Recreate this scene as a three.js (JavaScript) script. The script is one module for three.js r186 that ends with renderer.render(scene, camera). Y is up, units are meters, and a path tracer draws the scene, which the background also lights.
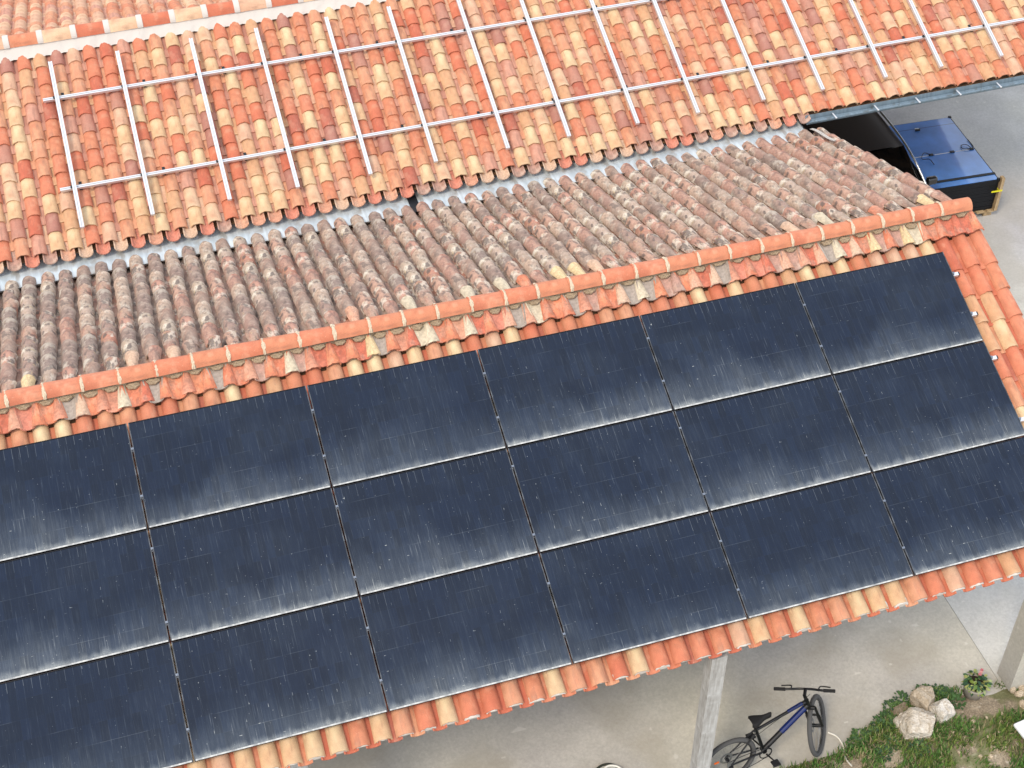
import * as THREE from 'three';
import { mergeGeometries } from 'three/addons/utils/BufferGeometryUtils.js';
import { RoundedBoxGeometry } from 'three/addons/geometries/RoundedBoxGeometry.js';

// ---------------------------------------------------------------- camera, sky, sun, exposure
const scene = new THREE.Scene();
const renderer = new THREE.WebGLRenderer({ antialias: true });
renderer.setSize(1024, 768);
renderer.toneMapping = THREE.LinearToneMapping;
renderer.toneMappingExposure = 1.72;
renderer.shadowMap.enabled = true;
const camera = new THREE.PerspectiveCamera(28.41, 1024 / 768, 0.1, 900);
camera.position.set(0.6027, 14.7693, 11.0909);
camera.up.set(0.20677, 0.71964, -0.66285);
camera.lookAt(0.6027 + 20.719, 14.7693 - 69.433, 11.0909 - 68.919);
camera.updateMatrixWorld();

const SKY_GAIN = 1.0;
{
  // bright, thinly clouded sky: pale blue with soft white cloud
  const W = 512, H = 256, d = new Float32Array(W * H * 4);
  const hash = (i, j) => { const s = Math.sin(i * 127.1 + j * 311.7) * 43758.5453; return s - Math.floor(s); };
  const vn = (x, y, px) => {
    const xi = Math.floor(x), yi = Math.floor(y), fx = x - xi, fy = y - yi;
    const u = fx * fx * (3 - 2 * fx), v = fy * fy * (3 - 2 * fy);
    const a = hash(((xi % px) + px) % px, yi), b = hash((((xi + 1) % px) + px) % px, yi), c = hash(((xi % px) + px) % px, yi + 1), e = hash((((xi + 1) % px) + px) % px, yi + 1);
    return (a * (1 - u) + b * u) * (1 - v) + (c * (1 - u) + e * u) * v;
  };
  for (let j = 0; j < H; j++) for (let i = 0; i < W; i++) {
    const el = ((j + 0.5) / H - 0.5) * Math.PI;              // row 0 = below
    let n = 0, a = 0.5, f = 8;
    for (let o = 0; o < 5; o++) { n += a * vn(i / W * f, (j / H) * f * 0.5 + o * 17, f); a *= 0.5; f *= 2; }
    const up = Math.max(0, Math.sin(el));
    const cloud = THREE.MathUtils.smoothstep(n, 0.32, 0.68);
    const blue = [0.62, 0.74, 0.98], white = [1.12, 1.12, 1.12];
    const low = 1 - up;
    const k = (i + j * W) * 4;
    for (let c = 0; c < 3; c++) {
      let v = blue[c] + (white[c] - blue[c]) * (0.36 + 0.5 * cloud);
      v = v * (0.82 + 0.18 * low);
      if (el < 0) v = 0.42;
      d[k + c] = v * SKY_GAIN;
    }
    d[k + 3] = 1;
  }
  const t = new THREE.DataTexture(d, W, H, THREE.RGBAFormat, THREE.FloatType);
  t.mapping = THREE.EquirectangularReflectionMapping; t.magFilter = THREE.LinearFilter; t.minFilter = THREE.LinearFilter; t.needsUpdate = true;
  scene.background = t; scene.environment = t;
}
const sun = new THREE.DirectionalLight(0xffeed6, 1.5);
sun.position.set(-14, 34, 16); sun.target.position.set(5, 2, -1);
sun.castShadow = true; sun.shadow.radius = 30; sun.shadow.mapSize.set(2048, 2048);
Object.assign(sun.shadow.camera, { left: -20, right: 20, top: 20, bottom: -20, near: 1, far: 90 });
scene.add(sun, sun.target);

// ---------------------------------------------------------------- helpers
let seed = 12345;
const rnd = () => { seed |= 0; seed = seed + 0x6D2B79F5 | 0; let t = Math.imul(seed ^ seed >>> 15, 1 | seed); t = t + Math.imul(t ^ t >>> 7, 61 | t) ^ t; return ((t ^ t >>> 14) >>> 0) / 4294967296; };
const rr = (a, b) => a + (b - a) * rnd();
const sgn = () => rnd() * 2 - 1;
const pick = a => a[Math.floor(rnd() * a.length)];
const clamp = (v, a = 0, b = 1) => Math.min(b, Math.max(a, v));
const sstep = (a, b, v) => { const t = clamp((v - a) / (b - a)); return t * t * (3 - 2 * t); };
const h2 = (i, j, s) => { let h = Math.imul(i, 374761393) + Math.imul(j, 668265263) + Math.imul(s, 974634541) | 0; h = Math.imul(h ^ h >>> 13, 1274126177); return ((h ^ h >>> 16) >>> 0) / 4294967296; };
function vnoise(x, y, s = 0) {
  const xi = Math.floor(x), yi = Math.floor(y), fx = x - xi, fy = y - yi, u = fx * fx * (3 - 2 * fx), v = fy * fy * (3 - 2 * fy);
  return (h2(xi, yi, s) * (1 - u) + h2(xi + 1, yi, s) * u) * (1 - v) + (h2(xi, yi + 1, s) * (1 - u) + h2(xi + 1, yi + 1, s) * u) * v;
}
function fbm(x, y, s = 0, o = 4) { let n = 0, a = 0.5, t = 0; for (let k = 0; k < o; k++) { n += a * vnoise(x, y, s + k * 31); t += a; a *= 0.5; x *= 2.03; y *= 2.03; } return n / t; }
const names = {};
function numbered(n) { const k = names[n] = (names[n] ?? -1) + 1; return k ? n + '_' + String(k).padStart(3, '0') : n; }
function thing(name, label, category, group) {
  const o = new THREE.Group(); o.name = numbered(name); o.userData = { label, category }; if (group) o.userData.group = group; scene.add(o); return o;
}
function mesh(name, g, m, parent) { const o = new THREE.Mesh(g, m); o.name = name; parent.add(o); return o; }
function top(name, g, m, label, category, group) { const o = mesh(numbered(name), g, m, scene); o.userData = { label, category }; if (group) o.userData.group = group; return o; }
function struct(name, g, m) { const o = mesh(name, g, m, scene); o.userData = { kind: 'structure' }; return o; }
function dtex(w, h, fn, { srgb = true, repeat = true } = {}) {
  const d = new Uint8Array(w * h * 4);
  for (let j = 0; j < h; j++) for (let i = 0; i < w; i++) { const c = fn(i, j), k = (j * w + i) * 4; d[k] = clamp(c[0], 0, 255); d[k + 1] = clamp(c[1], 0, 255); d[k + 2] = clamp(c[2], 0, 255); d[k + 3] = 255; }
  const t = new THREE.DataTexture(d, w, h); t.magFilter = THREE.LinearFilter; t.minFilter = THREE.LinearMipmapLinearFilter; t.generateMipmaps = true; t.anisotropy = 8;
  if (repeat) t.wrapS = t.wrapT = THREE.RepeatWrapping;
  if (srgb) t.colorSpace = THREE.SRGBColorSpace;
  t.needsUpdate = true; return t;
}
const mix3 = (a, b, t) => [a[0] + (b[0] - a[0]) * t, a[1] + (b[1] - a[1]) * t, a[2] + (b[2] - a[2]) * t];
const std = o => new THREE.MeshStandardMaterial(o);
const box = (w, h, d, x = 0, y = 0, z = 0) => new THREE.BoxGeometry(w, h, d).translate(x, y, z);
const rbox = (w, h, d, r, x = 0, y = 0, z = 0) => new RoundedBoxGeometry(w, h, d, 1, r).translate(x, y, z);
function tube(pts, r, seg = 24, rs = 8, closed = false) { return new THREE.TubeGeometry(new THREE.CatmullRomCurve3(pts.map(p => new THREE.Vector3(...p)), closed), seg, r, rs, closed); }
function bar(a, b, r0, r1 = r0, n = 10) {
  const A = new THREE.Vector3(...a), B = new THREE.Vector3(...b), L = A.distanceTo(B);
  const g = new THREE.CylinderGeometry(r1, r0, L, n); g.translate(0, L / 2, 0);
  g.applyQuaternion(new THREE.Quaternion().setFromUnitVectors(new THREE.Vector3(0, 1, 0), B.clone().sub(A).normalize())); g.translate(...a); return g;
}
const mg = list => mergeGeometries(list.map(g => g.index ? g.toNonIndexed() : g));
function uvPlanar(g, s = 1) { // uv in metres by dominant normal
  if (g.index) g = g.toNonIndexed();
  g.computeVertexNormals();
  const p = g.attributes.position, n = g.attributes.normal, uv = new Float32Array(p.count * 2);
  for (let i = 0; i < p.count; i++) {
    const ax = Math.abs(n.getX(i)), ay = Math.abs(n.getY(i)), az = Math.abs(n.getZ(i));
    let u, v; if (ay >= ax && ay >= az) { u = p.getX(i); v = p.getZ(i); } else if (ax >= az) { u = p.getZ(i); v = p.getY(i); } else { u = p.getX(i); v = p.getY(i); }
    uv[i * 2] = u * s; uv[i * 2 + 1] = v * s;
  }
  g.setAttribute('uv', new THREE.BufferAttribute(uv, 2)); return g;
}

// ---------------------------------------------------------------- frames of the place (ground y = 0)
const TH = THREE.MathUtils.degToRad(21.2), PHI = THREE.MathUtils.degToRad(21.5), RHO = THREE.MathUtils.degToRad(19.2);
const RAISE = 4.2, PITCH = 0.2104;
const nearPt = (x, up, down) => new THREE.Vector3(x, RAISE + up * Math.cos(TH) - down * Math.sin(TH), up * Math.sin(TH) + down * Math.cos(TH));
const FAR_D = -2.361;
const farPt = (x, up, s) => new THREE.Vector3(x, RAISE + (FAR_D + up) * Math.cos(PHI) - s * Math.sin(PHI), (FAR_D + up) * Math.sin(PHI) + s * Math.cos(PHI));

// ---------------------------------------------------------------- clay tile looks: one atlas of 16 looks each
const CELL = 256;
function atlas(looks, paint) {
  return dtex(CELL * 4, CELL * 4, (i, j) => {
    const cx = Math.floor(i / CELL), cy = Math.floor(j / CELL), k = cy * 4 + cx;
    return paint(looks[k], (i % CELL) / CELL, (j % CELL) / CELL, k);
  }, { repeat: false });
}
// new tiles
const NEW = [
  [182, 104, 77], [186, 112, 84], [178, 98, 74], [191, 125, 94], [194, 137, 105], [189, 119, 91], [170, 100, 81], [194, 140, 109],
  [198, 164, 126], [199, 171, 134], [199, 165, 134], [196, 157, 120], [180, 127, 107], [156, 104, 90], [168, 115, 97], [191, 150, 123],
];
const newAtlas = atlas(NEW, (c, u, v, k) => {
  const n = fbm(u * 5, v * 8, k * 7 + 1, 4) - 0.5, f = vnoise(u * 90, v * 130, k) - 0.5, s = fbm(u * 2.2, v * 2.5, k * 13 + 5, 3) - 0.5;
  const m = 1 + n * 0.13 + f * 0.1 + s * 0.14;
  let o = [c[0] * m, c[1] * m * (1 + s * 0.16), c[2] * m * (1 + s * 0.2)];
  const bloom = fbm(u * 3 + 7, v * 4, k * 17 + 9, 4); o = mix3(o, [206, 178, 152], sstep(0.58, 0.8, bloom) * 0.22);
  const sp = vnoise(u * 42, v * 62, k + 77); if (sp > 0.92) o = mix3(o, [222, 200, 178], (sp - 0.92) * 6);
  const st = fbm(u * 7 + 9, v * 2.2, k + 40, 4); if (st > 0.62) o = mix3(o, [120, 88, 76], (st - 0.62) * 1.3);
  const lich = vnoise(u * 24, v * 36, k + 133); if (lich > 0.93) o = mix3(o, [124, 108, 94], (lich - 0.93) * 5);
  return o;
});
// weathered tiles: clay body under lichen and soot
const OLD = [
  [159, 122, 107], [149, 113, 98], [152, 124, 110], [142, 120, 109], [163, 139, 122], [162, 109, 89], [135, 116, 106], [169, 147, 129],
  [150, 126, 112], [155, 115, 100], [127, 112, 103], [164, 133, 116], [172, 154, 136], [143, 115, 103], [157, 139, 125], [160, 117, 99],
];
const oldPaint = heavy => (c, u, v, k) => {
  const q = fbm(u * 1.6, v * 2, k * 11 + 3, 4), f = vnoise(u * 60, v * 90, k + 9) - 0.5, g = fbm(u * 12, v * 18, k + 15, 4) - 0.5;
  const hv = heavy * (0.35 + 0.75 * h2(k, 5, 1)), kind = h2(k, 9, 2);
  let o = [c[0] * (0.9 + 0.24 * q), c[1] * (0.88 + 0.26 * q), c[2] * (0.87 + 0.28 * q)];
  const film = fbm(u * 2 + 3, v * 2.2, k * 5 + 60, 4);
  o = mix3(o, kind > 0.5 ? [152, 142, 131] : [170, 158, 143], sstep(0.34, 0.7, film) * 0.7 * hv);
  const crust = fbm(u * 3, v * 3.4 + 2, k * 3 + 100, 5);
  o = mix3(o, [200, 192, 176], sstep(0.53, 0.68, crust) * 0.75 * hv);
  const blk = fbm(u * 4.5 + 5, v * 5, k * 9 + 200, 5);
  o = mix3(o, [92, 82, 77], sstep(0.54, 0.7, blk) * 0.75 * hv);
  const yel = fbm(u * 9 + 1, v * 12, k + 300, 4); o = mix3(o, [180, 156, 104], sstep(0.7, 0.8, yel) * 0.5 * hv);
  const m = 1 + f * 0.1 + g * 0.28; return [o[0] * m, o[1] * m, o[2] * m];
};
const oldAtlas = atlas(OLD, oldPaint(1));
// the course under the ridge: reclaimed tiles, redder, some cream or grey
const CAP = [
  [188, 116, 86], [184, 108, 80], [192, 126, 100], [180, 102, 80], [190, 136, 110], [186, 110, 82], [176, 100, 78], [190, 120, 88],
  [192, 182, 158], [198, 176, 134], [146, 136, 126], [192, 146, 120], [204, 172, 100], [184, 116, 96], [160, 126, 112], [196, 164, 138],
];
const capAtlas = atlas(CAP, oldPaint(0.3));
const bumpTex = dtex(256, 256, (i, j) => { const v = 128 + 120 * (fbm(i / 14, j / 14, 4, 5) - 0.5) * 2; return [v, v, v]; }, { srgb: false });
const M = {
  newTile: std({ map: newAtlas, roughness: 0.86 }),
  oldTile: std({ map: oldAtlas, roughness: 0.95, bumpMap: bumpTex, bumpScale: 0.006 }),
  capTile: std({ map: capAtlas, roughness: 0.92 }),
};

// a half-round clay tile lying along +z from its head (z = 0) to its foot (z = L); edges at y = 0
const SEG = 7;
function tileGeo({ L, w0, w1, h0, h1, t = 0.014, flip = false, look = 0, wob = 0, ws = 1, cut = 0 }) {
  const A = 1.38, pos = [], uv = [], idx = [];
  const cx = look % 4, cy = Math.floor(look / 4), inset = 0.03;
  const U = a => (cx + inset + a * (1 - 2 * inset)) / 4, V = a => (cy + inset + a * (1 - 2 * inset)) / 4;
  const P = (s, a, z, off) => {
    const w = w0 + (w1 - w0) * s, h = h0 + (h1 - h0) * s, g = A * (a * 2 - 1);
    const x = (w / 2 - off) * Math.sin(g) / Math.sin(A);
    let y = (h - off) * (Math.cos(g) - Math.cos(A)) / (1 - Math.cos(A));
    return [x, flip ? -y : y, z];
  };
  const zs = wob ? [0, 0.5, 1] : [0, 1];
  const strip = (rows) => { // rows: arrays of [pos, uv]
    const b = pos.length / 3;
    for (const r of rows) for (const [p, q] of r) { pos.push(...p); uv.push(...q); }
    const n = rows[0].length;
    for (let r = 0; r < rows.length - 1; r++) for (let i = 0; i < n - 1; i++) { const a = b + r * n + i; idx.push(a, a + n, a + 1, a + 1, a + n, a + n + 1); }
  };
  const row = (s, off, outer) => Array.from({ length: SEG + 1 }, (_, i) => {
    const a = i / SEG, p = P(s, a, s * L + (s === 1 ? cut * Math.cos((a - 0.5) * Math.PI) : 0), off);
    if (wob && s > 0 && outer) { p[0] += wob * (vnoise(i * 0.9, s * 3, ws) - 0.5); p[1] += wob * (vnoise(i * 0.9 + 20, s * 3, ws) - 0.5); p[2] += wob * (vnoise(i * 1.3, 7, ws) - 0.5) * (s === 1 ? 2 : 0); }
    return [p, [U(a), V(s)]];
  });
  strip(zs.map(s => row(s, 0, true)));
  strip([...zs].reverse().map(s => row(s, t, true)));
  strip([row(1, 0, true), row(1, t, true)]);
  strip([row(0, t, false), row(0, 0, false)]);
  for (const a of [0, 1]) { const e = [[P(0, a, 0, 0), [U(a), V(0)]], [P(1, a, L, 0), [U(a), V(1)]]], f = [[P(0, a, 0, t), [U(a), V(0)]], [P(1, a, L, t), [U(a), V(1)]]]; strip(a ? [e, f] : [f, e]); }
  const g = new THREE.BufferGeometry();
  g.setAttribute('position', new THREE.Float32BufferAttribute(pos, 3)); g.setAttribute('uv', new THREE.Float32BufferAttribute(uv, 2)); g.setIndex(idx);
  g.computeVertexNormals(); return g;
}
// which tile feet the camera sees, largest (nearest) first
const frustum = new THREE.Frustum().setFromProjectionMatrix(new THREE.Matrix4().multiplyMatrices(camera.projectionMatrix, camera.matrixWorldInverse));
function layTiles(list, parent, mat, name, pileName, limit = 300) {
  parent.updateMatrixWorld(true);
  for (const t of list) { t.w = new THREE.Vector3(...t.p).applyMatrix4(parent.matrixWorld); t.d = t.w.distanceTo(camera.position); t.in = !t.hidden && frustum.intersectsSphere(new THREE.Sphere(t.w, 0.12)); }
  const seen = list.filter(t => t.in).sort((a, b) => a.d - b.d), own = new Set(seen.slice(0, limit));
  const rest = [];
  for (const t of list) {
    const e = new THREE.Euler(t.rx || 0, t.ry || 0, t.rz || 0);
    if (own.has(t)) { const m = mesh(name, t.g, mat, parent); m.position.set(...t.p); m.rotation.copy(e); }
    else rest.push(t.g.clone().applyMatrix4(new THREE.Matrix4().compose(new THREE.Vector3(...t.p), new THREE.Quaternion().setFromEuler(e), new THREE.Vector3(1, 1, 1))));
  }
  if (rest.length) { const m = mesh(pileName, mergeGeometries(rest), mat, parent); m.userData.kind = 'stuff'; }
}
const variants = (n, fn) => Array.from({ length: n }, (_, i) => fn(i));

// ---------------------------------------------------------------- surfaces
const concreteMap = (tone, s0) => dtex(1024, 1024, (i, j) => {
  const x = i / 1024 * 10, y = j / 1024 * 10;
  const big = fbm(x * 0.55, y * 0.55, s0, 4) - 0.5, mid = fbm(x * 2.4, y * 2.4, s0 + 50, 5) - 0.5, fine = h2(i, j, s0) - 0.5, gr = vnoise(i / 2.5, j / 2.5, s0 + 3) - 0.5;
  let m = 1 + big * 0.16 + mid * 0.13 + fine * 0.06 + gr * 0.07;
  let o = [tone[0] * m, tone[1] * m, tone[2] * m * (1 - big * 0.1)];
  const st = fbm(x * 1.1 + 8, y * 1.3, s0 + 90, 5); o = mix3(o, [tone[0] * 0.86, tone[1] * 0.84, tone[2] * 0.8], sstep(0.5, 0.75, st) * 0.45);
  const lt = vnoise(x * 7 + 50, y * 7, s0 + 150); if (lt > 0.97) o = mix3(o, [210, 208, 200], 0.5);
  return o;
});
const slabTex = concreteMap([178, 175, 166], 11), yardTex = concreteMap([182, 182, 180], 23);
slabTex.repeat.set(0.1, 0.1); yardTex.repeat.set(0.1, 0.1);
M.slab = std({ map: slabTex, roughness: 0.9, bumpMap: bumpTex, bumpScale: 0.002 });
M.yard = std({ map: yardTex, roughness: 0.88 });
const soilTex = dtex(1024, 1024, (i, j) => {
  const x = i / 1024 * 4, y = j / 1024 * 4;
  const n = fbm(x * 3, y * 3, 5, 5), f = vnoise(i / 3, j / 3, 6), peb = vnoise(x * 26, y * 26, 9);
  let o = mix3([116, 103, 86], [172, 160, 140], clamp(n * 1.5 - 0.25)); const m = 0.82 + f * 0.34; o = o.map(v => v * m);
  if (peb > 0.8) o = mix3(o, [204, 196, 182], (peb - 0.8) * 3.5);
  const gr = fbm(x * 2 + 4, y * 2, 14, 4); o = mix3(o, [78, 92, 46], sstep(0.52, 0.62, gr) * 0.5);
  return o;
});
M.soil = std({ map: soilTex, roughness: 1, bumpMap: bumpTex, bumpScale: 0.02 });
const zincTex = dtex(512, 512, (i, j) => { const n = fbm(i / 60, j / 60, 8, 5), f = fbm(i / 12, j / 60, 18, 3); let o = mix3([186, 200, 208], [214, 222, 226], n); const m = 0.9 + f * 0.2; o = o.map(v => v * m); const d = fbm(i / 40 + 9, j / 90, 28, 4); return mix3(o, [150, 140, 128], sstep(0.55, 0.75, d) * 0.4); });
M.zinc = std({ map: zincTex, roughness: 0.5, metalness: 0.35 });
M.gutterGrey = std({ map: zincTex, color: 0x9aa6ae, roughness: 0.45, metalness: 0.5 });
M.alu = std({ color: new THREE.Color(0.66, 0.67, 0.69), roughness: 0.38, metalness: 0.55 });
M.aluDark = std({ color: 0x23262b, roughness: 0.5, metalness: 0.4 });
const mortarTex = dtex(256, 256, (i, j) => { const n = fbm(i / 30, j / 30, 41, 5), f = h2(i, j, 2); let m = 0.82 + n * 0.3 + f * 0.06; const d = fbm(i / 18, j / 18, 61, 4); return mix3([198 * m, 182 * m, 158 * m], [132, 118, 102], sstep(0.56, 0.72, d) * 0.7); });
M.mortar = std({ map: mortarTex, roughness: 0.98, bumpMap: bumpTex, bumpScale: 0.01 });
M.mortarGrey = std({ map: mortarTex, color: 0xd6cec4, roughness: 0.98, bumpMap: bumpTex, bumpScale: 0.012 });
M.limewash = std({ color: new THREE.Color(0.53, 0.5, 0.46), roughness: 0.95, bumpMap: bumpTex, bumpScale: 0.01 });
const woodTex = (a, b, s) => dtex(256, 512, (i, j) => { const n = fbm(i / 7, j / 130, s, 5), k = fbm(i / 40, j / 90, s + 9, 4), c = h2(i, j, s) * 0.06; let o = mix3(a, b, clamp(n * 0.8 + k * 0.6 - 0.2)); const m = 0.95 + c; const cr = fbm(i / 3.2, j / 160, s + 22, 3); o = o.map(v => v * m); return cr > 0.7 ? mix3(o, [70, 62, 52], (cr - 0.7) * 2.2) : o; });
M.postWood = std({ map: woodTex([142, 140, 136], [200, 202, 202], 71), roughness: 0.92, bumpMap: bumpTex, bumpScale: 0.006 });
M.rafter = std({ map: woodTex([92, 66, 44], [146, 112, 80], 81), roughness: 0.85 });
M.palletWood = std({ map: woodTex([140, 116, 84], [196, 174, 138], 91), roughness: 0.9 });
M.render = std({ map: concreteMap([206, 200, 188], 37), roughness: 0.95 });
M.render.map.repeat.set(0.2, 0.2);
// ---------------------------------------------------------------- ground
{
  const g = new THREE.PlaneGeometry(900, 900).rotateX(-Math.PI / 2); const uv = g.attributes.uv; for (let i = 0; i < uv.count; i++) uv.setXY(i, uv.getX(i) * 225, uv.getY(i) * 225);
  struct('ground', g.translate(0, -0.12, 0), M.soil);
}
function slab(name, x0, x1, z0, z1, y, m) {
  const g = box(x1 - x0, 0.14, z1 - z0, (x0 + x1) / 2, y - 0.07, (z0 + z1) / 2); return struct(name, uvPlanar(g), m);
}
slab('concrete_floor', -8, 8.956, -3.7, 3.2, 0, M.slab);
slab('concrete_yard', 8.96, 26, -16, 3.0, 0.004, M.yard);
slab('concrete_yard_rear', -8, 8.95, -16, -3.71, 0.0, M.yard);
// soil and turf in front of the slab edge
const edgeZ = x => 3.2 - 0.42 * sstep(6.5, 8.0, x) + 0.12 * sstep(8.2, 8.8, x) + 0.05 * (fbm(x * 3, 1, 77, 3) - 0.5);
const soilH = (x, z) => { const e = sstep(0, 0.3, z - edgeZ(x)); return -0.02 + e * (0.04 + 0.05 * fbm(x * 1.7, z * 1.7, 31, 4) + 0.02 * fbm(x * 9, z * 9, 33, 3)); };
{
  const x0 = -6, x1 = 13, z0 = 2.6, z1 = 7, nx = 380, nz = 90, g = new THREE.PlaneGeometry(x1 - x0, z1 - z0, nx, nz).rotateX(-Math.PI / 2).translate((x0 + x1) / 2, 0, (z0 + z1) / 2);
  const p = g.attributes.position, uv = g.attributes.uv;
  for (let i = 0; i < p.count; i++) { const x = p.getX(i), z = p.getZ(i); p.setY(i, soilH(x, z)); uv.setXY(i, x / 4, z / 4); }
  g.computeVertexNormals(); struct('soil', g, M.soil);
}

// ---------------------------------------------------------------- near building: open shed under a gable roof
const near = thing('tiled_shed', 'shed with solar panels on one terracotta roof slope and mossy old tiles behind', 'building');
const X_L = -3.4, X_R = 9.47;                                   // roof ends along the ridge
const nearSlope = mesh('roof_slope', uvPlanar(box(X_R - X_L, 0.03, 4.05, (X_R + X_L) / 2, -0.245, 1.55)), M.rafter, near);
nearSlope.position.set(0, RAISE, 0); nearSlope.rotation.x = TH; nearSlope.userData.label = 'roof slope of new orange and cream tiles around the solar panels';
const CREST = -0.095;
{
  // columns of new tiles
  const EXP = 0.342, EAVE = 3.62, covers = [], channels = [];
  const gc = variants(16, k => tileGeo({ L: EXP + 0.1, w0: 0.156, w1: 0.174, h0: 0.066, h1: 0.078, look: k, wob: 0.005, ws: k + 3 }));
  const gd = variants(16, k => tileGeo({ L: EXP + 0.1, w0: 0.17, w1: 0.138, h0: 0.06, h1: 0.05, look: k, flip: true }));
  const reds = [0, 1, 2, 3, 4, 5, 6, 0, 1, 2, 3, 5], all = [0, 1, 3, 4, 5, 7, 8, 9, 10, 11, 3, 4, 1, 7, 8, 9, 15, 3, 5];
  const NX0 = 9.475, nC = Math.floor((NX0 - X_L) / PITCH);
  for (let c = 0; c <= nC; c++) {
    const x = NX0 - c * PITCH;
    for (let r = 0; r < 11; r++) {
      const foot = EAVE - r * EXP; if (foot < -0.1) break;
      const under = foot > 0.2 && foot - EXP > 0.1 && r > 0 && x < 8.85;      // wholly beneath the solar panels
      let look = c === 0 ? pick([0, 3, 5, 3]) : c < 3 && r > 5 ? pick([9, 8, 3, 1, 2, 11]) : pick(all);
      covers.push({ g: gc[look], p: [x + sgn() * 0.003, CREST - 0.076 - 0.018, foot - EXP - 0.1 + sgn() * 0.008], rx: -0.04 + sgn() * 0.006, ry: sgn() * 0.016, rz: sgn() * 0.025, hidden: under });
      if (c < nC) channels.push({ g: gd[pick(reds)], p: [x - PITCH / 2 + sgn() * 0.003, CREST - 0.062, foot - EXP - 0.07], rx: -0.03, ry: sgn() * 0.008, hidden: under });
    }
  }
  layTiles(covers, nearSlope, M.newTile, 'roof_tile', 'covered_roof_tiles');
  layTiles(channels, nearSlope, M.newTile, 'channel_tile', 'covered_channel_tiles', 150);
  // mortar that closes the tile feet at the eaves
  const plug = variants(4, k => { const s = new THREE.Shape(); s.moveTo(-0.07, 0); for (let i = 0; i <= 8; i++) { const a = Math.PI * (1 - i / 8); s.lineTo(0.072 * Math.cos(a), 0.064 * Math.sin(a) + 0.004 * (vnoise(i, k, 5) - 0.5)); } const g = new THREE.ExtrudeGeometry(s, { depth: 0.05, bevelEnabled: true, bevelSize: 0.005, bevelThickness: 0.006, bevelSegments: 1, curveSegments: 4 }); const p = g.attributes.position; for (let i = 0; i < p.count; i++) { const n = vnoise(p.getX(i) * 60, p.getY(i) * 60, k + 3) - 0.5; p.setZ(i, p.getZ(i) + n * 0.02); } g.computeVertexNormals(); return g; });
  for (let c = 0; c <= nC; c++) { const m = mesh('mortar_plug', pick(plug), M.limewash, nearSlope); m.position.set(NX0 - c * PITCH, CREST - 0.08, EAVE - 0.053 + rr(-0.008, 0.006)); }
  // the reclaimed course right under the ridge
  const capC = variants(16, k => tileGeo({ L: 0.34, w0: 0.055, w1: 0.158, h0: 0.03, h1: 0.056, look: k, wob: 0.006, ws: k + 2 }));
  const capD = variants(16, k => tileGeo({ L: 0.315, w0: 0.225, w1: 0.15, h0: 0.062, h1: 0.042, look: k, flip: true, cut: 0.012, wob: 0.004, ws: k + 40 }));
  const warm = [0, 1, 2, 3, 5, 7, 4, 0, 1, 2, 8, 9, 11, 15, 12], mixd = [0, 1, 2, 3, 4, 5, 6, 7, 0, 1, 5, 7, 8, 13, 14, 10];
  const greyZone = x => x > 4.6 && x < 8.6;
  for (let c = 0; c <= nC; c++) {
    const x = NX0 - c * PITCH, xd = x - PITCH / 2;
    const kC = c < 2 ? pick([0, 3, 2]) : greyZone(x) && rnd() < 0.55 ? pick([8, 9, 10, 14, 15, 11]) : pick(warm), kD = c < 3 ? pick([0, 3, 1]) : greyZone(x) && rnd() < 0.5 ? pick([10, 14, 13, 10]) : pick(mixd);
    let m = mesh('channel_tile', capD[kD], M.capTile, nearSlope); m.position.set(xd + sgn() * 0.004, CREST + 0.016, -0.53 + sgn() * 0.015); m.rotation.set(-0.01 + sgn() * 0.01, sgn() * 0.02, 0);
    m = mesh('roof_tile', capC[kC], M.capTile, nearSlope); m.position.set(x + sgn() * 0.005, CREST - 0.024, -0.55 + sgn() * 0.012); m.rotation.set(-0.02 + sgn() * 0.012, sgn() * 0.025, sgn() * 0.03);
    // mortar bedding that fills the hollow under the ridge tiles
    const lg = new THREE.SphereGeometry(1, 7, 5); const p = lg.attributes.position; for (let i = 0; i < p.count; i++) { const n = 0.8 + 0.45 * vnoise(p.getX(i) * 2 + c * 7, p.getY(i) * 2 + p.getZ(i) * 3, 9); p.setXYZ(i, p.getX(i) * n * 0.07, p.getY(i) * n * 0.03, p.getZ(i) * n * 0.05); } lg.computeVertexNormals();
    const b = mesh('mortar', lg, M.mortarGrey, nearSlope); b.position.set(xd + sgn() * 0.02, CREST + 0.006, -0.45 + sgn() * 0.015);
  }
}
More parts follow.
